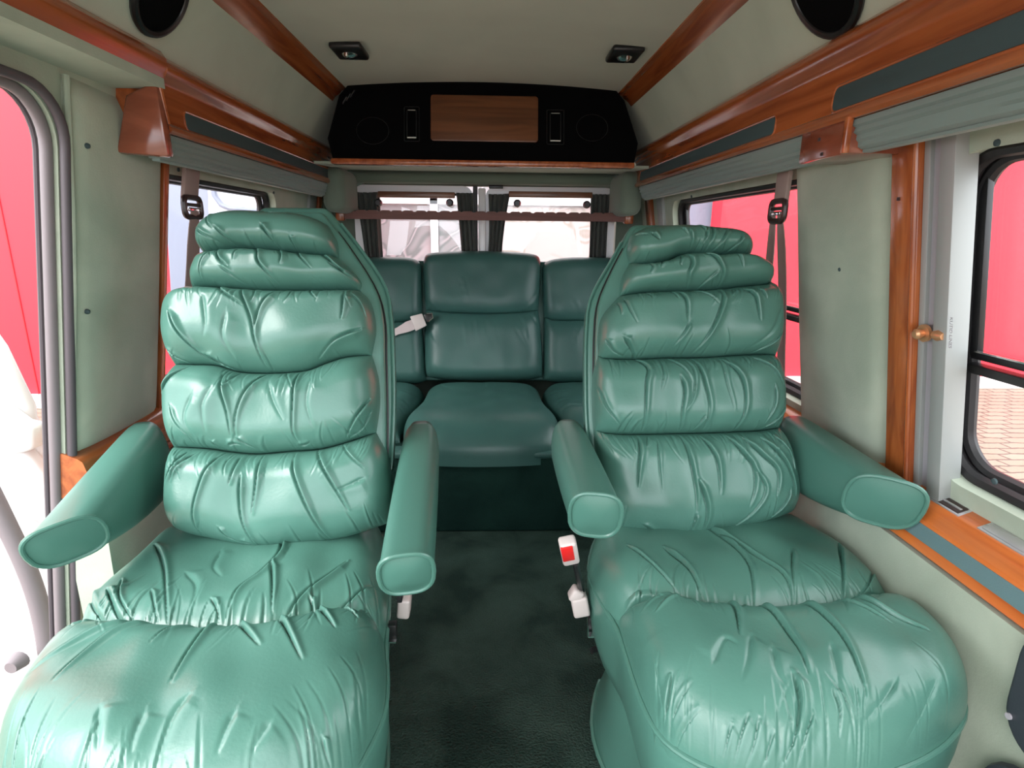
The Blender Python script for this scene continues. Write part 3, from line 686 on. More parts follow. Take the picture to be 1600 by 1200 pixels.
curtain(924, 953, 303, 412, 'charcoal curtain at the outer edge of the right rear window', 4, (.05, -.0))
for (x0, x1, lab) in ((590, 712, 'dark red wooden pelmet inside the left rear window'), (794, 926, 'dark red wooden pelmet inside the right rear window')):
    a = atY(x0+1, 299, 2.93); b_ = atY(x1-1, 310, 2.93); mb = MB(); mb.box(((a[0]+b_[0])/2, 2.925, (a[2]+b_[2])/2), (b_[0]-a[0], .02, abs(a[2]-b_[2]))); tag(mb.obj('pelmet', woodx, None, bevel=.003), lab, 'pelmet', 'rear window pelmets')
for x, y, lab in ((592, 317, 'leftmost round black fastener at a rear window'), (703, 317, 'black fastener at the inner top of the left rear window'), (808, 318, 'black fastener at the inner top of the right rear window'), (916, 320, 'rightmost round black fastener at a rear window')):
    p = atY(x, y, 2.98); mb = MB(); mb.tube([p, p+np.array([0, -.02, 0]), p+np.array([0, -.03, 0])], .02, 14, rs=[.018, .019, .012]); tag(mb.obj('window_fastener', blackp, None), lab, 'fastener', 'window fasteners')
a = atY(527, 334, 2.86); b_ = atY(987, 341, 2.86); mb = MB(); N = 40; zc = (a[2]+b_[2])/2
pts0 = []; x0, x1 = a[0], b_[0]
prf = []
for i in range(N*4+1):
    x = x0+(x1-x0)*i/(N*4); ph = (x*100 % 5.6)/5.6; prf.append((x, zc+.021-(.006 if ph < .22 else 0)))
prf += [(x1, zc-.020), (x0, zc-.020)]
mb.prism([(x, 2.85, z) for x, z in prf], [(x, 2.875, z) for x, z in prf]); cr_ = tag(mb.obj('wooden_rack_rail', rackm, None), 'notched red wooden rail spanning the rear above the bench', 'wooden rail')
for x in (x0+.015, x1-.015):
    mb = MB(); mb.box((x, 2.862, zc), (.04, .045, .06)); mb.obj('end_socket', woodm, cr_, bevel=.006)

# ================================================================== BENCH
def bench():
    t = thing('rear_bench', 'dark green leather three seat bench across the rear below the back windows', 'bench seat', (0, 2.4, 0))
    pl = Plane((0, 2.73, .45), (1, 0, 0), (0, .16, .62))
    px = pl.px
    def c(*p): return [px(*q) for q in p]
    st = cropstrokes(pl, 560, 380, 1043/400, [[(415, 140), (435, 210), (448, 270)], ([(422, 320), (430, 400), (447, 465)], 2), ([(470, 305), (475, 370), (487, 405)], 2), ([(518, 305), (530, 370), (560, 425)], 2), ([(535, 330), (545, 380), (565, 420)], 2), ([(655, 300), (680, 350), (690, 400)], 2), ([(640, 350), (670, 400), (685, 425)], 2), ([(260, 200), (285, 240), (320, 275)], 2), ([(735, 190), (700, 240), (665, 272)], 2), ([(280, 350), (310, 400), (340, 420)], 2), ([(700, 290), (735, 340), (750, 400)], 2), ([(740, 130), (730, 200), (690, 260)], 2), ([(870, 230), (890, 280), (905, 300)], 2), ([(905, 320), (880, 380), (870, 420)], 2)])
    kw = dict(edge=-.05, dens=.008, side_p=7, gather=.35, ju=.5, skirt=.02)
    M_ = dict(D=.030, h0=-.03, h1=-.008, k0=.22, k1=.30)
    M2 = dict(D=.034, h0=-.008, h1=-.04, k0=.30, k1=.22)
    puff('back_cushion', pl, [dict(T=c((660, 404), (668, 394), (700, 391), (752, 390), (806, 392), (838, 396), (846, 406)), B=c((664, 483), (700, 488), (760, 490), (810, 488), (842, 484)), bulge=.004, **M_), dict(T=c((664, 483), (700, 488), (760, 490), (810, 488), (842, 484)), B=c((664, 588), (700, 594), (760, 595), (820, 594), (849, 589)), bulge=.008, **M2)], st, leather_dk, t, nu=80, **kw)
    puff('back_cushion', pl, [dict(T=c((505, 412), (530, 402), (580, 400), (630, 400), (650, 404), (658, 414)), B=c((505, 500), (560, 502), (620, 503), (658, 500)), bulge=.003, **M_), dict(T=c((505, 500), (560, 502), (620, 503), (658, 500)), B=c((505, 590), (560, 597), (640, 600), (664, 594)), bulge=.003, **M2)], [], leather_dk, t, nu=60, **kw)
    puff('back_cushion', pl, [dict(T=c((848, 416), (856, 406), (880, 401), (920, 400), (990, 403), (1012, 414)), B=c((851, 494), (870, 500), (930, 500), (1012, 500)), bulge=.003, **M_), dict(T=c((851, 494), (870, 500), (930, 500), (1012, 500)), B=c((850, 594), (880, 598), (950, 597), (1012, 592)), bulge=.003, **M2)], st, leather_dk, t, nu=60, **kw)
    mb = MB(); mb.box((0, 2.90, .72), (1.60, .10, .60), Matrix.Rotation(-.25, 3, 'X')); mb.obj('back_board', leather_dk, t, bevel=.02)
    h = Plane((0, 0, .42), (1, 0, 0), (0, 1, 0))
    S = dict(D=.035, h0=-.03, h1=-.075, k0=.12, k1=.34)
    kw.update(edge=-.07, side_p=6)
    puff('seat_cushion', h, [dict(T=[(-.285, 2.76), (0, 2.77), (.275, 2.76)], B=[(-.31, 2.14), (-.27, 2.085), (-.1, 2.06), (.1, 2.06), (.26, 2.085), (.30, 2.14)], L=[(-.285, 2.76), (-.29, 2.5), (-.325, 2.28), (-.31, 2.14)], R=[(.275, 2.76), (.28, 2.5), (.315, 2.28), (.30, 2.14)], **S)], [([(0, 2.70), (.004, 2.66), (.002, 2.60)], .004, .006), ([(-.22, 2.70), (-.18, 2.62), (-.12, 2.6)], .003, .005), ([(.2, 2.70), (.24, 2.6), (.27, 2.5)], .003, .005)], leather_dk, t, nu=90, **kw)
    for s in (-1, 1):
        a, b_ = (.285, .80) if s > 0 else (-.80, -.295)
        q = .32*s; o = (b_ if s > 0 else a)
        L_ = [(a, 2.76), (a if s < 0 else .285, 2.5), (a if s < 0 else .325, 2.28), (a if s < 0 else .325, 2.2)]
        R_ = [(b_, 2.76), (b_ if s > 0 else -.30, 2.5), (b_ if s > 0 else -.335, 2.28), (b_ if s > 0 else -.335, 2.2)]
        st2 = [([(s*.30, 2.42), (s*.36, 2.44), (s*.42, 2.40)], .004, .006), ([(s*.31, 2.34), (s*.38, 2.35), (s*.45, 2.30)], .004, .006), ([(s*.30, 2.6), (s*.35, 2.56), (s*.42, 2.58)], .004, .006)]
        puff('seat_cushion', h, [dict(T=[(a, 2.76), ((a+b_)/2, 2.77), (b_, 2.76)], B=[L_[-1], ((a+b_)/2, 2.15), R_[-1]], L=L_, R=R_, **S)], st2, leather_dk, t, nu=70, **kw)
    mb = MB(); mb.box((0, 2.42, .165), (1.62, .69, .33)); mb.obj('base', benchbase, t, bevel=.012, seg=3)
    mb = MB(); mb.box((0, 2.11, .325), (1.60, .08, .03)); mb.obj('base_lip', leather_dk, t, bevel=.01, seg=3)
bench()
# lap belt on the bench
t = thing('lap_belt', 'pale pinkish lap belt with beige buckle lying across the left side of the bench backrest', 'seat belt', (-.35, 2.70, .76))
pl = Plane((0, 2.73-.045, .45), (1, 0, 0), (0, .16, .62))
def pp(x, y, h=0): return Vector(pl.P(*pl.px(x, y), h))
mb = MB(); e = [((600, 523), (600, 532)), ((622, 511), (624, 522)), ((634, 503), (637, 519)), ((645, 499), (648, 515))]; vs = []
for (a, b_) in e: vs += [pp(*a, .004), pp(*b_, .004), pp(*b_, 0), pp(*a, 0)]
mb.add(vs, [(i*4+j, i*4+(j+1) % 4, i*4+4+(j+1) % 4, i*4+4+j) for i in range(3) for j in range(4)]+[(0, 1, 2, 3), (12, 13, 14, 15)]); mb.obj('strap', beltp, t)
mb = MB(); c = [(641, 495), (660, 490), (667, 509), (650, 518)]; mb.prism([pp(*q, .016) for q in c], [pp(*q, -.004) for q in c]); mb.obj('buckle', beige, t, bevel=.004)
mb = MB(); c = [(662, 492), (675, 489), (677, 496), (667, 504)]; mb.prism([pp(*q, .008) for q in c], [pp(*q, 0) for q in c]); mb.obj('tongue', blackp, t, bevel=.002)
mb = MB(); mb.tube([pp(666, 491, .010), pp(675, 490, .010), pp(677, 497, .010), pp(670, 503, .010)], .003, 6); mb.obj('chrome_loop', chrome, t)

# ================================================================== ARMCHAIRS
def arm(name_lab, parent, back, front, w0, w1, h0, h1, cx=0.0, cz=.02, mirror=1):
    """back, front: centre of the top surface; cx slants the end cap in plan"""
    A = Vector(back); B = Vector(front); N = 26; n = 32; rings = []
    d = (B-A).normalized(); side = Vector((1, 0, 0)); side = (side-d*side.dot(d)).normalized(); up = side.cross(d); up = up if up.z > 0 else -up
    rr = []
    for i in range(N+1):
        s = i/N; c = A.lerp(B, s); wd = (w0+(w1-w0)*s)*(1+.05*math.sin(s*3.1)); hg = h0+(h1-h0)*s**1.4
        if s < .12: q = (1-(1-s/.12)**2)**.5; wd *= .75+.25*q; hg *= .8+.2*q
        ring_ = []
        for k in range(n):
            a = 2*math.pi*k/n; ca, sa = math.cos(a), math.sin(a)
            x = wd/2*math.copysign(abs(ca)**.62, ca); z = hg/2*math.copysign(abs(sa)**(.72 if sa > 0 else .55), sa)
            if sa < 0: x *= 1-.16*abs(sa)
            sh = (cx*x/wd+cz*z/hg)*s**3
            ring_.append(c+side*x+up*(z-hg/2)-d*(-sh))
        rr.append(ring_)
    mb = MB(); vs = [v for r in rr for v in r]
    fs = [(i*n+k, i*n+(k+1) % n, (i+1)*n+(k+1) % n, (i+1)*n+k) for i in range(N) for k in range(n)]+[tuple(range(n))]
    mb.add(vs, fs); o = mb.obj('armrest', leather_side, parent, smooth=True)
    # end cap, gently domed
    cen = sum(rr[-1], Vector())/n; mb = MB(); vs = []; ks = [1, .8, .55, .28, .02]
    for q in ks: vs += [cen+(v-cen)*q*.985+d*(.012*(1-q*q)) for v in rr[-1]]
    fs = [(i*n+k, i*n+(k+1) % n, (i+1)*n+(k+1) % n, (i+1)*n+k) for i in range(len(ks)-1) for k in range(n)]+[tuple((len(ks)-1)*n+k for k in range(n))]
    mb.add(vs, fs); mb.obj('end_cap', leather_side, o, smooth=True)
    mb = MB(); mb.tube([cen+(v-cen)*1.0+d*.001 for v in rr[-1]], .0042, 8, closed=True); mb.obj('piping', leather, o)
    mb = MB(); k = 0 if cx >= 0 else n//2
    mb.tube([rr[i][k]+(rr[i][k]-(A.lerp(B, i/N)-up*.05)).normalized()*-.001 for i in range(2, N+1)], .0022, 6); mb.obj('seam', leather_side, o)
    return o

def loopify(rolls, k=1):
    """outer plan outline of a cushion, in plane metres"""
    out = []
    L0 = resample(rolls[0].get('L', [rolls[0]['T'][0], rolls[0]['B'][0]]), np.linspace(0, 1, 8)); L1 = resample(rolls[1]['L'], np.linspace(0, 1, 14))
    B_ = resample(rolls[1]['B'], np.linspace(0, 1, 26)); R1_ = resample(rolls[1]['R'], np.linspace(0, 1, 14))[::-1]; R0 = resample(rolls[0].get('R', [rolls[0]['T'][-1], rolls[0]['B'][-1]]), np.linspace(0, 1, 8))[::-1]
    P = np.concatenate([L0[:-1], L1[:-1], B_[:-1], R1_[:-1], R0])
    for _ in range(2): P[1:-1] = (P[:-2]+2*P[1:-1]+P[2:])/4
    return P

def captain(label, loc, backpl, brolls, bstrokes, shell_side, seam_side, cplane, crolls, cstrokes, mirror_x, ztop, arms, inner):
    t = thing('captain_armchair', label, 'armchair', loc)
    puff('backrest_cushion', backpl, brolls, bstrokes, leather, t, edge=-.032, side_p=8, skirt=.010)
    # head and back shell: outline mirrored about the chair axis
    def shell(name, pts, hf, hb, m, grow=0, bev=.012):
        a = [backpl.px(x, y, (hf+hb)/2) for x, y in pts]; ax = mirror_x
        a = [tuple(p) for p in resample(a, np.linspace(0, 1, 26))]
        b_ = [(2*ax-p[0]-inner*.034, p[1]) for p in a][::-1]
        lp = a+b_
        mb = MB(); mb.prism([backpl.P(p[0], p[1], hf) for p in lp], [backpl.P(p[0], p[1], hb) for p in lp]); o = mb.obj(name, m, t, bevel=bev, seg=4)
        return o, lp
    o1, lp1 = shell('side_gusset', seam_side, -.033, -.058, leather_side, bev=.010)
    o2, lp2 = shell('back_shell', shell_side, -.060, -.125, leather_side, bev=.016)
    mb = MB(); h = len(lp2)//2; mb.tube([backpl.P(p[0], p[1], -.064) for p in lp2[2:-2]], .0038, 6); mb.obj('piping', leather, o2)
    mb = MB(); mb.tube([backpl.P(p[0], p[1], -.0595) for p in lp1[2:-2]], .003, 6); mb.obj('zip_line', blackp, o2)
    # seat
    puff('seat_cushion', cplane, crolls, cstrokes, leather, t, edge=-.075, side_p=7, nu=350, skirt=.012)
    lp = loopify(crolls); cen = lp.mean(0); zt = cplane.o[2]
    def ring_(s, z, f=1.0): return [(cen[0]+(p[0]-cen[0])*s, cen[1]+(p[1]-cen[1])*s*f, z) for p in lp]
    n = len(lp)
    def loft(name, rs, m):
        mb = MB(); vs = [v for r in rs for v in r]; fs = [(i*n+k, i*n+(k+1) % n, (i+1)*n+(k+1) % n, (i+1)*n+k) for i in range(len(rs)-1) for k in range(n)]+[tuple(range(n)), tuple((len(rs)-1)*n+k for k in range(n))]
        mb.add(vs, fs); return mb.obj(name, m, t)
    z0 = zt-.068
    so = loft('seat_side_panel', [ring_(.97, z0+.01), ring_(1.0, z0), ring_(1.012, z0-.03), ring_(1.005, z0-.07), ring_(.975, z0-.125), ring_(.93, z0-.165), ring_(.85, z0-.18)], leather_side)
    mb = MB(); mb.tube(ring_(1.005, z0), .0048, 8, closed=True); mb.obj('piping', leather, so)
    po = loft('pedestal_skirt', [ring_(.80, z0-.16), ring_(.82, z0-.19), ring_(.84, .12), ring_(.90, .04), ring_(.92, .012), ring_(.90, .002)], leather_side)
    mb = MB(); mb.tube(ring_(.925, .014), .006, 8, closed=True); mb.obj('piping', leather, po)
    for a in arms: arm('', t, **a)
    return t

# ---- right chair
BR = Plane((.5, 1.17, .50), (1, 0, 0), (0, .25, .67))
def q(*p): return [BR.px(*a) for a in p]
s1 = q((988, 406), (1010, 412), (1040, 408), (1062, 398), (1085, 396), (1110, 399), (1140, 397), (1178, 397))
s2 = q((972, 458), (1000, 456), (1040, 454), (1100, 452), (1150, 447), (1200, 441), (1214, 434))
s3 = q((938, 553), (950, 558), (990, 560), (1040, 558), (1100, 557), (1150, 554), (1190, 552), (1222, 552))
s4 = q((934, 672), (950, 677), (985, 679), (1050, 678), (1100, 677), (1150, 675), (1190, 673), (1227, 668))
s5 = q((950, 822), (980, 832), (1020, 838), (1075, 840), (1120, 835), (1180, 822), (1250, 800))
rolls = [
 dict(T=q((990, 362), (1012, 353), (1050, 351), (1100, 352), (1150, 358), (1172, 372)), B=s1, D=.042, h0=-.02, h1=-.026, k0=.55, k1=.40, gT=0, gB=1.3, L=q((990, 362), (984, 385), (988, 406)), R=q((1172, 372), (1177, 385), (1178, 397))),
 dict(T=s1, B=s2, D=.046, h0=-.028, h1=-.024, k0=.35, k1=.45, gT=1.4, gB=.4, L=q((988, 406), (976, 430), (972, 458)), R=q((1178, 397), (1206, 412), (1213, 425), (1214, 434))),
 dict(T=s2, B=s3, D=.050, h0=-.028, h1=-.024, k0=.30, k1=.42, gT=1.6, gB=.5, L=q((972, 458), (945, 490), (938, 520), (938, 553)), R=q((1214, 434), (1224, 465), (1226, 510), (1222, 552))),
 dict(T=s3, B=s4, D=.048, h0=-.026, h1=-.024, k0=.35, k1=.38, gT=1.6, gB=1, L=q((938, 553), (932, 590), (932, 640), (934, 672)), R=q((1222, 552), (1230, 600), (1230, 640), (1227, 668))),
 dict(T=s4, B=s5, D=.052, h0=-.016, h1=-.02, k0=.28, k1=.45, gT=2, gB=.5, L=q((934, 672), (938, 720), (944, 780), (950, 822)), R=q((1227, 668), (1242, 710), (1252, 760), (1250, 800)))]
stR = cropstrokes(BR, 900, 330, 1600/360, [[(750, 170), (770, 250), (775, 310)], [(820, 100), (850, 150), (870, 200), (850, 250)], [(880, 130), (865, 200), (850, 260)], [(920, 130), (910, 200), (880, 290)], [(1020, 150), (960, 260), (900, 310)], [(1110, 200), (1080, 260), (1000, 310)], [(700, 160), (715, 180), (735, 200)], ([(500, 190), (520, 210), (545, 235)], 1), [(405, 170), (440, 185), (480, 195)],
 ([(740, 340), (760, 400), (740, 470), (770, 550)], 1), ([(850, 320), (920, 370), (970, 450), (990, 540)], 1), [(590, 360), (560, 400), (550, 430)], [(1080, 330), (1100, 380), (1110, 420)], [(940, 450), (870, 510), (830, 550)], [(700, 340), (680, 400), (690, 420)], [(480, 380), (500, 420), (480, 460)],
 ([(975, 570), (955, 680), (920, 780), (860, 900), (790, 1000)], 1), ([(680, 570), (720, 660), (730, 790)], 1), [(800, 560), (880, 620), (940, 680)], [(640, 570), (655, 610), (670, 640)], [(470, 580), (490, 610), (500, 640)], [(320, 620), (340, 700), (390, 800)], ([(1130, 560), (1180, 620), (1200, 700), (1215, 790)], 1), [(1060, 560), (1045, 590), (1030, 610)], [(1230, 570), (1250, 610), (1260, 640)], ([(310, 900), (360, 960), (420, 1030)], 1), [(200, 900), (250, 970), (330, 1010)], [(1400, 850), (1320, 930), (1200, 990)], [(280, 640), (290, 700), (290, 740)], ([(1380, 700), (1300, 860), (1180, 960)], 2), [(740, 800), (700, 880), (650, 950)]])
stR += cropstrokes(BR, 900, 550, 4, [([(350, 20), (420, 110), (405, 200), (400, 400), (405, 500)], 1), [(510, 50), (510, 150), (490, 260)], [(560, 40), (640, 120), (690, 210)], ([(610, 160), (635, 260), (625, 380), (640, 500)], 1), [(670, 50), (700, 150), (690, 280), (640, 380)], ([(720, 50), (760, 190), (790, 330), (785, 490)], 1), [(880, 50), (890, 180), (920, 300), (940, 380)], ([(900, 60), (970, 160), (1000, 270), (1000, 380), (980, 500)], 1), [(850, 60), (840, 90), (830, 120)], [(1080, 40), (1180, 110), (1280, 240)], [(1190, 220), (1190, 330), (1150, 450)], [(1290, 330), (1220, 430), (1150, 480)], [(130, 210), (180, 350), (260, 460)], [(770, 400), (745, 450), (720, 490)],
 ([(380, 530), (360, 700), (350, 840)], 1), [(490, 550), (480, 650), (495, 860)], ([(640, 520), (660, 650), (700, 860), (710, 980)], 1), ([(760, 530), (820, 660), (840, 770), (845, 880)], 1), ([(710, 790), (760, 920), (775, 1010), (770, 1130)], 1), ([(920, 530), (990, 630), (1050, 710), (1060, 830), (1030, 960)], 1), ([(1010, 540), (1100, 640), (1190, 740), (1190, 900)], 1), ([(1120, 540), (1240, 680), (1300, 800), (1330, 900)], 1), [(1050, 710), (1120, 840), (1080, 960), (990, 1070), (900, 1130)], [(1200, 520), (1290, 640), (1320, 740)], [(710, 1000), (705, 1070), (700, 1130)], [(440, 530), (425, 560), (410, 590)], [(400, 1070), (470, 1110), (540, 1140)], [(1280, 850), (1250, 950), (1180, 1050)]])
CR = Plane((0, 0, .485), (1, 0, 0), (0, 1, 0))
def q(*p): return [CR.px(*a) for a in p]
sm = q((968, 928), (1000, 934), (1030, 934), (1060, 940), (1090, 948), (1140, 954), (1180, 955), (1240, 952), (1290, 948), (1330, 940), (1370, 927), (1402, 914))
crolls = [
 dict(T=q((935, 800), (1010, 812), (1090, 815), (1170, 808), (1235, 795)), B=sm, D=.030, h0=.0, h1=-.018, k0=.2, k1=.30, gT=0, gB=1.3, L=q((935, 800), (920, 850), (940, 895), (968, 928)), R=q((1235, 795), (1290, 825), (1350, 865), (1402, 914))),
 dict(T=sm, B=q((1030, 1085), (1060, 1112), (1110, 1138), (1170, 1155), (1250, 1162), (1330, 1160), (1400, 1146), (1450, 1128), (1490, 1105)), D=.046, h0=-.018, h1=-.075, k0=.26, k1=.55, gT=1.2, gB=1.3, L=q((968, 928), (985, 980), (1005, 1035), (1030, 1085)), R=q((1402, 914), (1460, 955), (1505, 1010), (1523, 1060), (1490, 1105)))]
stC = cropstrokes(CR, 880, 800, 1600/660, [([(540, 100), (640, 180), (700, 260), (720, 370)], 1), ([(540, 100), (700, 200), (830, 290), (870, 370)], 1), ([(380, 180), (460, 250), (530, 350)], 1), [(240, 170), (330, 240), (440, 330)], [(860, 190), (860, 280), (875, 370)], ([(1040, 150), (1050, 240), (1060, 340)], 1), [(1180, 210), (1150, 290), (1080, 340)], [(1250, 290), (1170, 300), (1100, 340)], ([(230, 320), (330, 320), (440, 340)], 1), [(420, 350), (340, 370), (290, 400)], [(430, 370), (380, 400), (340, 430)], ([(600, 380), (640, 450), (655, 560)], 1), ([(720, 390), (800, 480), (870, 590), (920, 700)], 1), ([(880, 390), (960, 480), (1050, 590), (1140, 760)], 1), [(1000, 370), (1100, 430), (1230, 500)], ([(1080, 370), (1200, 450), (1370, 530)], 1), ([(860, 690), (890, 760), (880, 830), (830, 870)], 1), [(640, 790), (630, 810), (620, 835)], [(700, 780), (680, 810), (660, 850)], [(740, 790), (730, 830), (700, 860)], [(800, 820), (780, 850), (760, 870)], [(940, 790), (920, 830), (900, 870)], [(1010, 740), (1040, 780), (1050, 830)], ([(1250, 700), (1200, 760), (1130, 810)], 2), ([(1400, 700), (1360, 760), (1300, 820)], 2), ([(395, 700), (405, 670), (410, 640)], 1), [(420, 720), (450, 700), (490, 680)], [(430, 760), (470, 750), (520, 740)], ([(700, 560), (690, 640), (670, 700)], 2), ([(560, 640), (600, 570), (650, 590)], 2), ([(780, 600), (800, 680), (840, 720)], 2), ([(1000, 600), (1020, 680), (1040, 760)], 2), ([(280, 480), (300, 560), (380, 650)], 2)])
right_chair = captain('green leather armchair on the right, with a red buttoned buckle beside it', (.54, 1.0, 0), BR, rolls, stR,
 [(983, 356), (950, 415), (920, 470), (913, 520), (912, 600), (914, 670), (925, 780)], [(992, 356), (960, 415), (936, 470), (930, 520), (929, 600), (932, 670), (945, 790)],
 CR, crolls, stC, BR.px(1082, 600)[0], .52,
 [dict(back=(.222, 1.36, .705), front=(.222, .955, .70), w0=.085, w1=.092, h0=.12, h1=.095, cx=.02, cz=.02), dict(back=(.785, 1.34, .72), front=(.785, .990, .712), w0=.10, w1=.098, h0=.17, h1=.108, cx=.085, cz=.03)], 1)

# ---- left chair
BL = Plane((-.45, 1.11, .50), (1, .02, 0), (0, .25, .70))
def q(*p): return [BL.px(*a) for a in p]
s1 = q((310, 391), (345, 392), (372, 388), (400, 389), (428, 391), (460, 395), (500, 398), (524, 397))
s2 = q((291, 446), (320, 447), (360, 450), (400, 452), (460, 453), (520, 453), (558, 449))
s3 = q((262, 567), (300, 568), (335, 570), (370, 580), (420, 582), (475, 578), (510, 565), (540, 556), (577, 552))
s4 = q((260, 699), (290, 700), (325, 702), (360, 707), (400, 710), (450, 706), (500, 702), (545, 690), (584, 676))
s5 = q((262, 826), (300, 838), (350, 848), (400, 857), (450, 855), (520, 845), (560, 835), (604, 820))
rolls = [
 dict(T=q((312, 352), (332, 336), (370, 328), (420, 329), (470, 334), (508, 346)), B=s1, D=.048, h0=-.02, h1=-.026, k0=.55, k1=.38, gT=0, gB=1.4, L=q((312, 352), (305, 372), (310, 391)), R=q((508, 346), (522, 372), (524, 397))),
 dict(T=s1, B=s2, D=.048, h0=-.028, h1=-.024, k0=.35, k1=.45, gT=1.6, gB=.6, L=q((310, 391), (296, 420), (291, 446)), R=q((524, 397), (548, 420), (560, 436), (558, 449))),
 dict(T=s2, B=s3, D=.054, h0=-.028, h1=-.024, k0=.26, k1=.45, gT=1.4, gB=.4, L=q((291, 446), (258, 465), (249, 500), (252, 535), (262, 567)), R=q((558, 449), (576, 470), (584, 510), (577, 552))),
 dict(T=s3, B=s4, D=.050, h0=-.026, h1=-.024, k0=.34, k1=.38, gT=1.4, gB=1, L=q((262, 567), (251, 600), (250, 640), (260, 699)), R=q((577, 552), (588, 590), (590, 630), (584, 676))),
 dict(T=s4, B=s5, D=.054, h0=-.016, h1=-.02, k0=.28, k1=.45, gT=2, gB=.5, L=q((260, 699), (256, 740), (255, 790), (262, 826)), R=q((584, 676), (600, 710), (608, 770), (604, 820)))]
stL = cropstrokes(BL, 230, 320, 4, [[(350, 180), (400, 220), (500, 262)], [(480, 180), (540, 240), (600, 265), (700, 275)], [(420, 70), (430, 150), (470, 190)], ([(760, 170), (800, 230), (830, 280)], 1), [(770, 70), (850, 60), (900, 90)], [(930, 240), (940, 270), (945, 300)], ([(700, 290), (740, 340), (750, 400), (840, 510)], 1), ([(830, 290), (880, 350), (875, 410)], 1), [(640, 285), (600, 330), (590, 380)], ([(480, 290), (500, 370), (560, 420)], 1), [(440, 310), (390, 380), (370, 480)], [(960, 320), (1000, 370), (1060, 430)], [(510, 420), (580, 470), (640, 510)], ([(1100, 320), (1240, 440), (1310, 470)], 1), [(1160, 390), (1230, 430), (1300, 440)],
 ([(630, 540), (660, 620), (700, 740), (720, 860), (760, 1030)], 1), ([(840, 560), (760, 660), (730, 760), (725, 830)], 1), ([(450, 510), (540, 580), (660, 660)], 1), ([(200, 690), (260, 810), (350, 920), (440, 1000)], 1), ([(1260, 580), (1250, 680), (1240, 740)], 1), ([(1350, 790), (1200, 860), (1080, 970)], 1), [(1300, 580), (1350, 640), (1380, 720)], [(120, 900), (200, 960), (300, 1000)], [(700, 540), (720, 590), (700, 640)], [(940, 550), (930, 600), (900, 640)], [(1040, 540), (1060, 580), (1100, 620)], ([(420, 600), (440, 760), (420, 850)], 2), ([(560, 700), (540, 850), (600, 1000)], 2), ([(400, 950), (480, 1000), (580, 1040)], 1)])
stL += cropstrokes(BL, 230, 570, 4, [([(515, 20), (520, 140), (560, 300), (575, 450)], 1), ([(780, 40), (700, 120), (640, 230), (610, 340), (605, 460)], 1), [(590, 60), (560, 110), (520, 150)], ([(965, 40), (955, 200), (950, 400), (970, 480)], 1), [(870, 50), (920, 110), (950, 160)], ([(110, 170), (180, 80), (280, 10)], 1), [(190, 260), (230, 350), (300, 440), (320, 500)], ([(1400, 220), (1320, 340), (1250, 460)], 1), [(1410, 290), (1350, 400), (1260, 460)], [(440, 480), (460, 505), (480, 530)], ([(800, 120), (840, 240), (900, 350)], 2), ([(470, 150), (420, 260), (430, 420)], 2), ([(1060, 100), (1040, 250), (1080, 400)], 2), ([(350, 200), (300, 330), (350, 450)], 2), [(610, 460), (650, 490), (700, 520)], [(540, 500), (580, 490), (620, 500)], [(970, 500), (1000, 500), (1040, 480)],
 ([(510, 540), (440, 640), (390, 760), (360, 880), (355, 1000), (385, 1070)], 1), ([(290, 530), (210, 640), (160, 740), (150, 900)], 1), [(340, 550), (250, 630), (210, 720)], ([(610, 570), (600, 640), (575, 740)], 1), ([(645, 680), (635, 820), (650, 960), (700, 1120)], 1), ([(740, 560), (740, 700), (710, 920)], 1), ([(940, 550), (970, 680), (1060, 900), (1150, 1090)], 1), ([(1060, 520), (1120, 600), (1200, 740), (1290, 900)], 1), [(1220, 490), (1300, 570), (1380, 640)], [(620, 1090), (660, 1110), (700, 1150)], [(500, 1000), (540, 1060), (600, 1100)], ([(1380, 700), (1300, 740), (1200, 780)], 2), [(560, 560), (540, 620), (550, 680)]])
CL = Plane((0, 0, .485), (1, 0, 0), (0, 1, 0))
def q(*p): return [CL.px(*a) for a in p]
sm = q((108, 968), (150, 972), (200, 980), (250, 987), (300, 989), (345, 989), (400, 985), (440, 981), (490, 969), (530, 960), (570, 955), (598, 957))
crolls = [
 dict(T=q((250, 815), (330, 830), (410, 835), (500, 828), (595, 800)), B=sm, D=.030, h0=.0, h1=-.018, k0=.2, k1=.26, gT=0, gB=1.3, L=q((250, 815), (215, 850), (160, 895), (125, 930), (108, 968)), R=q((595, 800), (606, 850), (604, 910), (598, 957))),
 dict(T=sm, B=q((-20, 1190), (30, 1235), (110, 1258), (200, 1270), (300, 1265), (400, 1240), (480, 1205), (540, 1160), (575, 1105)), D=.050, h0=-.018, h1=-.075, k0=.24, k1=.50, gT=1.2, gB=1.5, L=q((108, 968), (60, 1010), (20, 1060), (-12, 1120), (-20, 1190)), R=q((598, 957), (601, 1010), (596, 1060), (575, 1105)))]
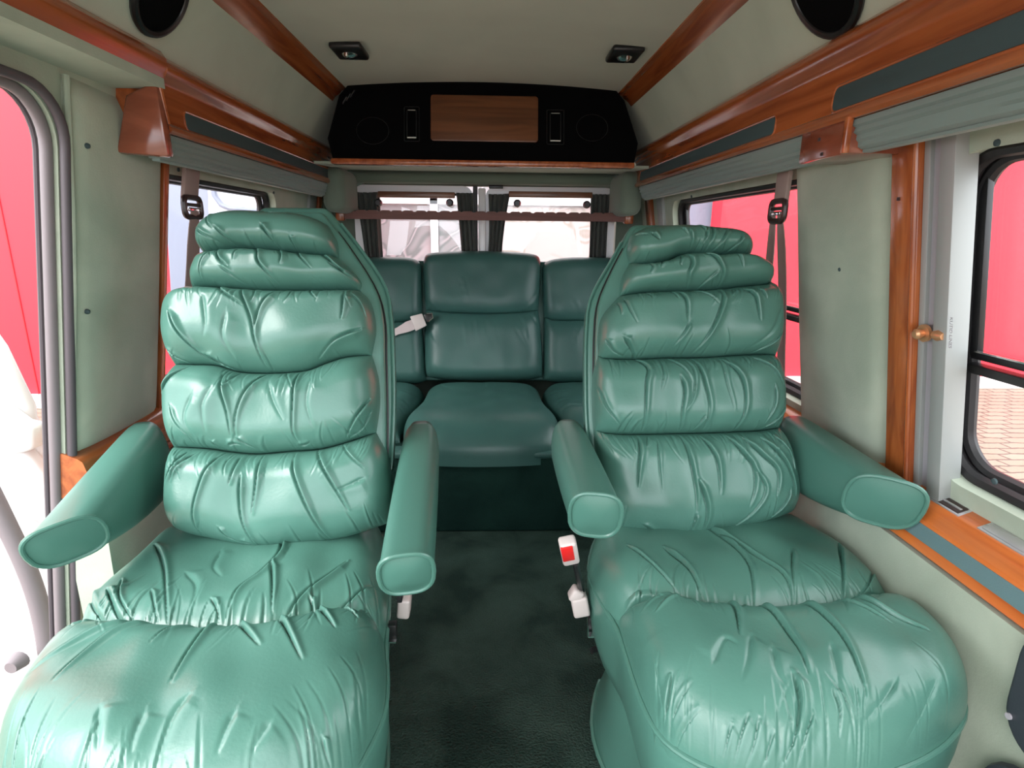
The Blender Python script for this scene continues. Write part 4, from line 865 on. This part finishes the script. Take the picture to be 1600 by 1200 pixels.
stC = cropstrokes(CL, 0, 820, 1600/620, [([(1145, 100), (1130, 170), (1060, 240), (970, 310), (910, 420)], 1), ([(1100, 210), (1105, 300), (1100, 390)], 1), ([(1400, 190), (1300, 270), (1210, 340), (1140, 410)], 1), ([(1500, 250), (1400, 330), (1270, 390)], 1), ([(1530, 370), (1430, 350), (1330, 375), (1270, 390)], 1), ([(630, 120), (670, 230), (680, 430)], 1), ([(360, 260), (380, 340), (430, 400)], 1), ([(440, 300), (470, 370), (510, 410)], 1), [(500, 270), (490, 340), (540, 400)], [(620, 320), (630, 370), (640, 410)], ([(880, 440), (830, 530), (770, 620), (700, 750)], 1), ([(1120, 430), (1160, 520), (1230, 660)], 1), ([(1280, 400), (1310, 450), (1360, 510)], 1), [(1390, 400), (1420, 420), (1450, 440)], ([(640, 450), (520, 500), (400, 580), (230, 740)], 1), ([(560, 450), (400, 510), (250, 590), (110, 670)], 1), [(400, 420), (250, 470), (110, 560)], [(800, 460), (700, 520), (620, 600)], ([(960, 450), (1000, 520), (1060, 600)], 1), ([(780, 800), (720, 860), (660, 980)], 2), ([(600, 860), (560, 930), (540, 981)], 2), ([(430, 860), (420, 920), (410, 981)], 2), ([(960, 860), (920, 920), (880, 981)], 2), ([(1100, 880), (1060, 920), (1020, 960)], 2), [(1300, 870), (1310, 890), (1330, 910)], ([(760, 250), (800, 300), (780, 380)], 2), ([(900, 150), (870, 220), (900, 260)], 2), [(1250, 330), (1260, 350), (1270, 380)], [(860, 350), (880, 380), (890, 420)]])
left_chair = captain('green leather armchair on the left beside the open doorway', (-.43, .95, 0), BL, rolls, stL,
 [(515, 330), (560, 385), (604, 450), (614, 500), (617, 560), (618, 640), (614, 740)], [(505, 333), (545, 385), (586, 450), (600, 500), (602, 560), (604, 640), (604, 740)],
 CL, crolls, stC, BL.px(425, 600)[0], .52,
 [dict(back=(-.140, 1.35, .705), front=(-.107, .835, .655), w0=.085, w1=.088, h0=.12, h1=.09, cx=-.01, cz=.02), dict(back=(-.775, 1.30, .72), front=(-.708, .925, .668), w0=.10, w1=.092, h0=.19, h1=.092, cx=-.07, cz=.03)], -1)

# ---- fittings of the chairs
def lever(parent, disk, X, n=1, r=.022):
    d = Vector(atX(*disk, X)); mb = MB(); mb.tube([d+Vector((-.012*n, 0, 0)), d+Vector((.006*n, 0, 0))], r, 20); mb.obj('lever_rosette', brownp, parent)
    return d
d = lever(right_chair, (937, 965), .283)
mb = MB(); a = Vector(atX(924, 962, .262)); b_ = Vector(atX(925, 992, .258)); mb.box((a+b_)/2, (.018, .012, (a-b_).length)); mb.box((a+b_)/2+Vector((.012, 0, .012)), (.02, .010, .012)); mb.obj('chrome_lever', blackp, right_chair, bevel=.002)
mb = MB(); mb.box(b_, (.020, .016, .003)); mb.tube([a+Vector((-.010, -.007, 0)), b_+Vector((-.010, -.007, 0))], .002, 6); mb.obj('lever_edge', chrome, right_chair)
mb = MB(); a = Vector(atX(944, 1010, .29)); b_ = Vector(atX(924, 1017, .258)); mb.tube([a, b_], .007, 12, rs=[.006, .0075]); mb.obj('adjuster_knob', blackp, right_chair)
# right buckle on its stalk
def buckle(c, rot, par, red):
    mb = MB(); mb.box(c, (.034, .026, .072), rot); o = mb.obj('belt_buckle', beige, par, bevel=.006, seg=3)
    if red:
        mb = MB(); mb.box(Vector(c)+rot @ Vector((-.004, -.0125, .010)), (.024, .007, .046), rot); mb.obj('red_button', redb, o, bevel=.002)
    return o
rt = Matrix.Rotation(-.22, 3, 'Y') @ Matrix.Rotation(.45, 3, 'X')
buckle(Vector(atX(889, 860, .185)), rt, right_chair, True)
mb = MB(); mb.tube([atX(899, 880, .20), atX(905, 905, .215), atX(910, 930, .235)], .007, 8); mb.obj('buckle_stalk', blackp, right_chair)
mb = MB(); c = Vector(atX(906, 944, .225)); mb.box(c, (.036, .034, .048), Matrix.Rotation(-.2, 3, 'Y')); mb.box(c+Vector((-.010, 0, .026)), (.026, .03, .03), Matrix.Rotation(.5, 3, 'Y')); mb.obj('stalk_cover', beige, right_chair, bevel=.006, seg=3)
mb = MB(); c = Vector(atX(632, 945, -.150)); mb.box(c, (.026, .04, .045), Matrix.Rotation(.1, 3, 'Y')); mb.obj('stalk_cover', beige, left_chair, bevel=.006, seg=3)
mb = MB(); c = Vector(atX(625, 930, -.147)); mb.box(c, (.010, .02, .022)); mb.obj('stalk_slot', blackp, left_chair, bevel=.002)
mb = MB(); c = Vector(atX(614, 985, -.158)); mb.box(c, (.016, .018, .034)); mb.obj('lever', blackp, left_chair, bevel=.002)
mb = MB(); c = Vector(atX(613, 1001, -.158)); mb.box(c, (.016, .012, .003)); mb.obj('lever_edge', chrome, left_chair)
# small silver label low on the right chair
mb = MB(); c = Vector(atY(1050, 1197, .745)); mb.box(c, (.035, .004, .014)); mb.obj('silver_tag', silverp, right_chair, bevel=.001)

# ================================================================== OUTSIDE
mb = MB(); mb.box((0, 4, -.65), (60, 50, .1)); g = struct(mb.obj('floor_outside', pav)); g['label'] = 'tan interlocking pavers outside'
def redw(c, d, label):
    t = thing('red_building', label, 'building', (c[0], c[1], -.6))
    mb = MB(); mb.box((c[0], c[1], 3.5), (d[0], d[1], 8.0)); mb.obj('cladding', redwall, t)
    mb = MB()
    k = 0; x = c[0]-d[0]/2+.6
    while x < c[0]+d[0]/2: mb.box((x, c[1]-d[1]/2-.002, 3.5), (.010, .01, 8.0)); x += 1.15
    mb.obj('panel_joint', mat('joint_red', (.45, .012, .02), .6), t)
    mb = MB(); mb.box((c[0], c[1]-d[1]/2-.03, -.54), (d[0]+.04, .08, .14)); mb.obj('plinth', plinth, t)
redw((7.9, 6.75, 0), (10.6, .3), 'red clad building seen through the right hand windows')
redw((-9.0, 5.95, 0), (13.0, .3), 'red clad building seen through the left doorway and window')
# blue grey corner cladding visible beside the red
t = thing('grey_building_corner', 'blue grey cladding corner next to the red building on the right', 'building', (2.4, 7.4, -.6))
mb = MB(); mb.box((2.45, 7.3, 2.4), (.9, .6, 6.0)); mb.obj('cladding', bluegrey, t)
# shop front behind the van
t = thing('shop_front', 'white framed shop window front behind the van', 'building', (0, 8.0, -.6))
mb = MB(); mb.box((0, 8.15, 3.6), (4.9, .2, 8.4)); mb.obj('wall', facade, t)
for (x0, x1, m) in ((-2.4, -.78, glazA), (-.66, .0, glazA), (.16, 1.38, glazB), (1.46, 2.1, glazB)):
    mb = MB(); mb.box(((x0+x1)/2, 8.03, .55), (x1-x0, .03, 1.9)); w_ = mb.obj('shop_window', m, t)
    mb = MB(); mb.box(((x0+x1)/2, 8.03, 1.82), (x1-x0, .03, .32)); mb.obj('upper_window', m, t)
mb = MB()
for x in (-.72, .08, 2.2): mb.box((x, 8.0, 1.0), (.14 if x > 1 else .10, .08, 3.2))
mb.box((0, 8.0, 1.58), (4.8, .08, .12)); mb.obj('white_frame', white, t)
mb = MB()
for x in (.14, 1.42): mb.box((x, 7.98, 1.0), (.045, .06, 3.2))
mb.obj('pink_frame', pinkpl, t)

# far-off panels added in place of the slid-back door, so they stay bright
t = thing('slid_door_stand_in', 'pale lavender panel standing in for the slid back door, seen through the left rear window', 'vehicle', (-3.2, 5.2, -.6))
def slab(pts, Y0, dy, name, m, par, bev=.02):
    c = [atY(x, y, Y0) for x, y in pts]; mb = MB(); mb.prism(c, [v+np.array([0, dy, 0]) for v in c]); return mb.obj(name, m, par, bevel=bev, seg=3)
slab([(225, 150), (258, 335), (277, 640), (470, 640), (470, 150)], 5.4, .3, 'grey_panel', bluegrey, t)
bd_ = slab([(318, 200), (322, 320), (340, 660), (520, 660), (520, 200)], 5.2, .18, 'body_side', lavender, t, .05)
c = [atY(x, y, 5.18) for x, y in [(330, 282), (334, 305), (345, 320), (360, 326), (420, 330), (420, 285)]]; mb = MB(); mb.tube(c, .02, 8); mb.obj('window_line', bluegrey, bd_)
# white painted front door standing open beyond the doorway
t = thing('open_front_door', 'overexposed white open door outside the left doorway, below the red wall', 'vehicle door', (-1.25, 1.1, -.1))
def wq(pts, Y0, dy, name, m, bev=.02):
    c = [atY(x, y, Y0) for x, y in pts]; mb = MB(); mb.prism(c, [v+np.array([0, dy, 0]) for v in c]); return mb.obj(name, m, t, bevel=bev, seg=3)
wq([(-160, 330), (-8, 545), (38, 640), (40, 658), (64, 700), (78, 800), (128, 900), (170, 1150), (-160, 1300)], 1.32, .05, 'door_shell', white)
wq([(-60, 600), (28, 664), (48, 668), (50, 704), (20, 712), (-60, 700)], 1.27, .05, 'latch_block', white, .01)
wq([(-60, 716), (34, 704), (64, 740), (80, 830), (10, 800), (-60, 790)], 1.285, .04, 'inner_panel', white, .012)
c = cat([(-30, 740), (0, 800), (38, 880), (62, 950), (76, 1030), (84, 1120)], 6)
mb = MB(); mb.tube([atY(x, y, 1.24) for x, y in c], .020, 10); mb.obj('rubber_seal', sealm, t)
mb = MB(); p = atY(32, 1030, 1.20); mb.tube([p, p+np.array([0, -.03, 0])], .02, 14, rs=[.022, .014]); mb.obj('rubber_stop', sealm, t)
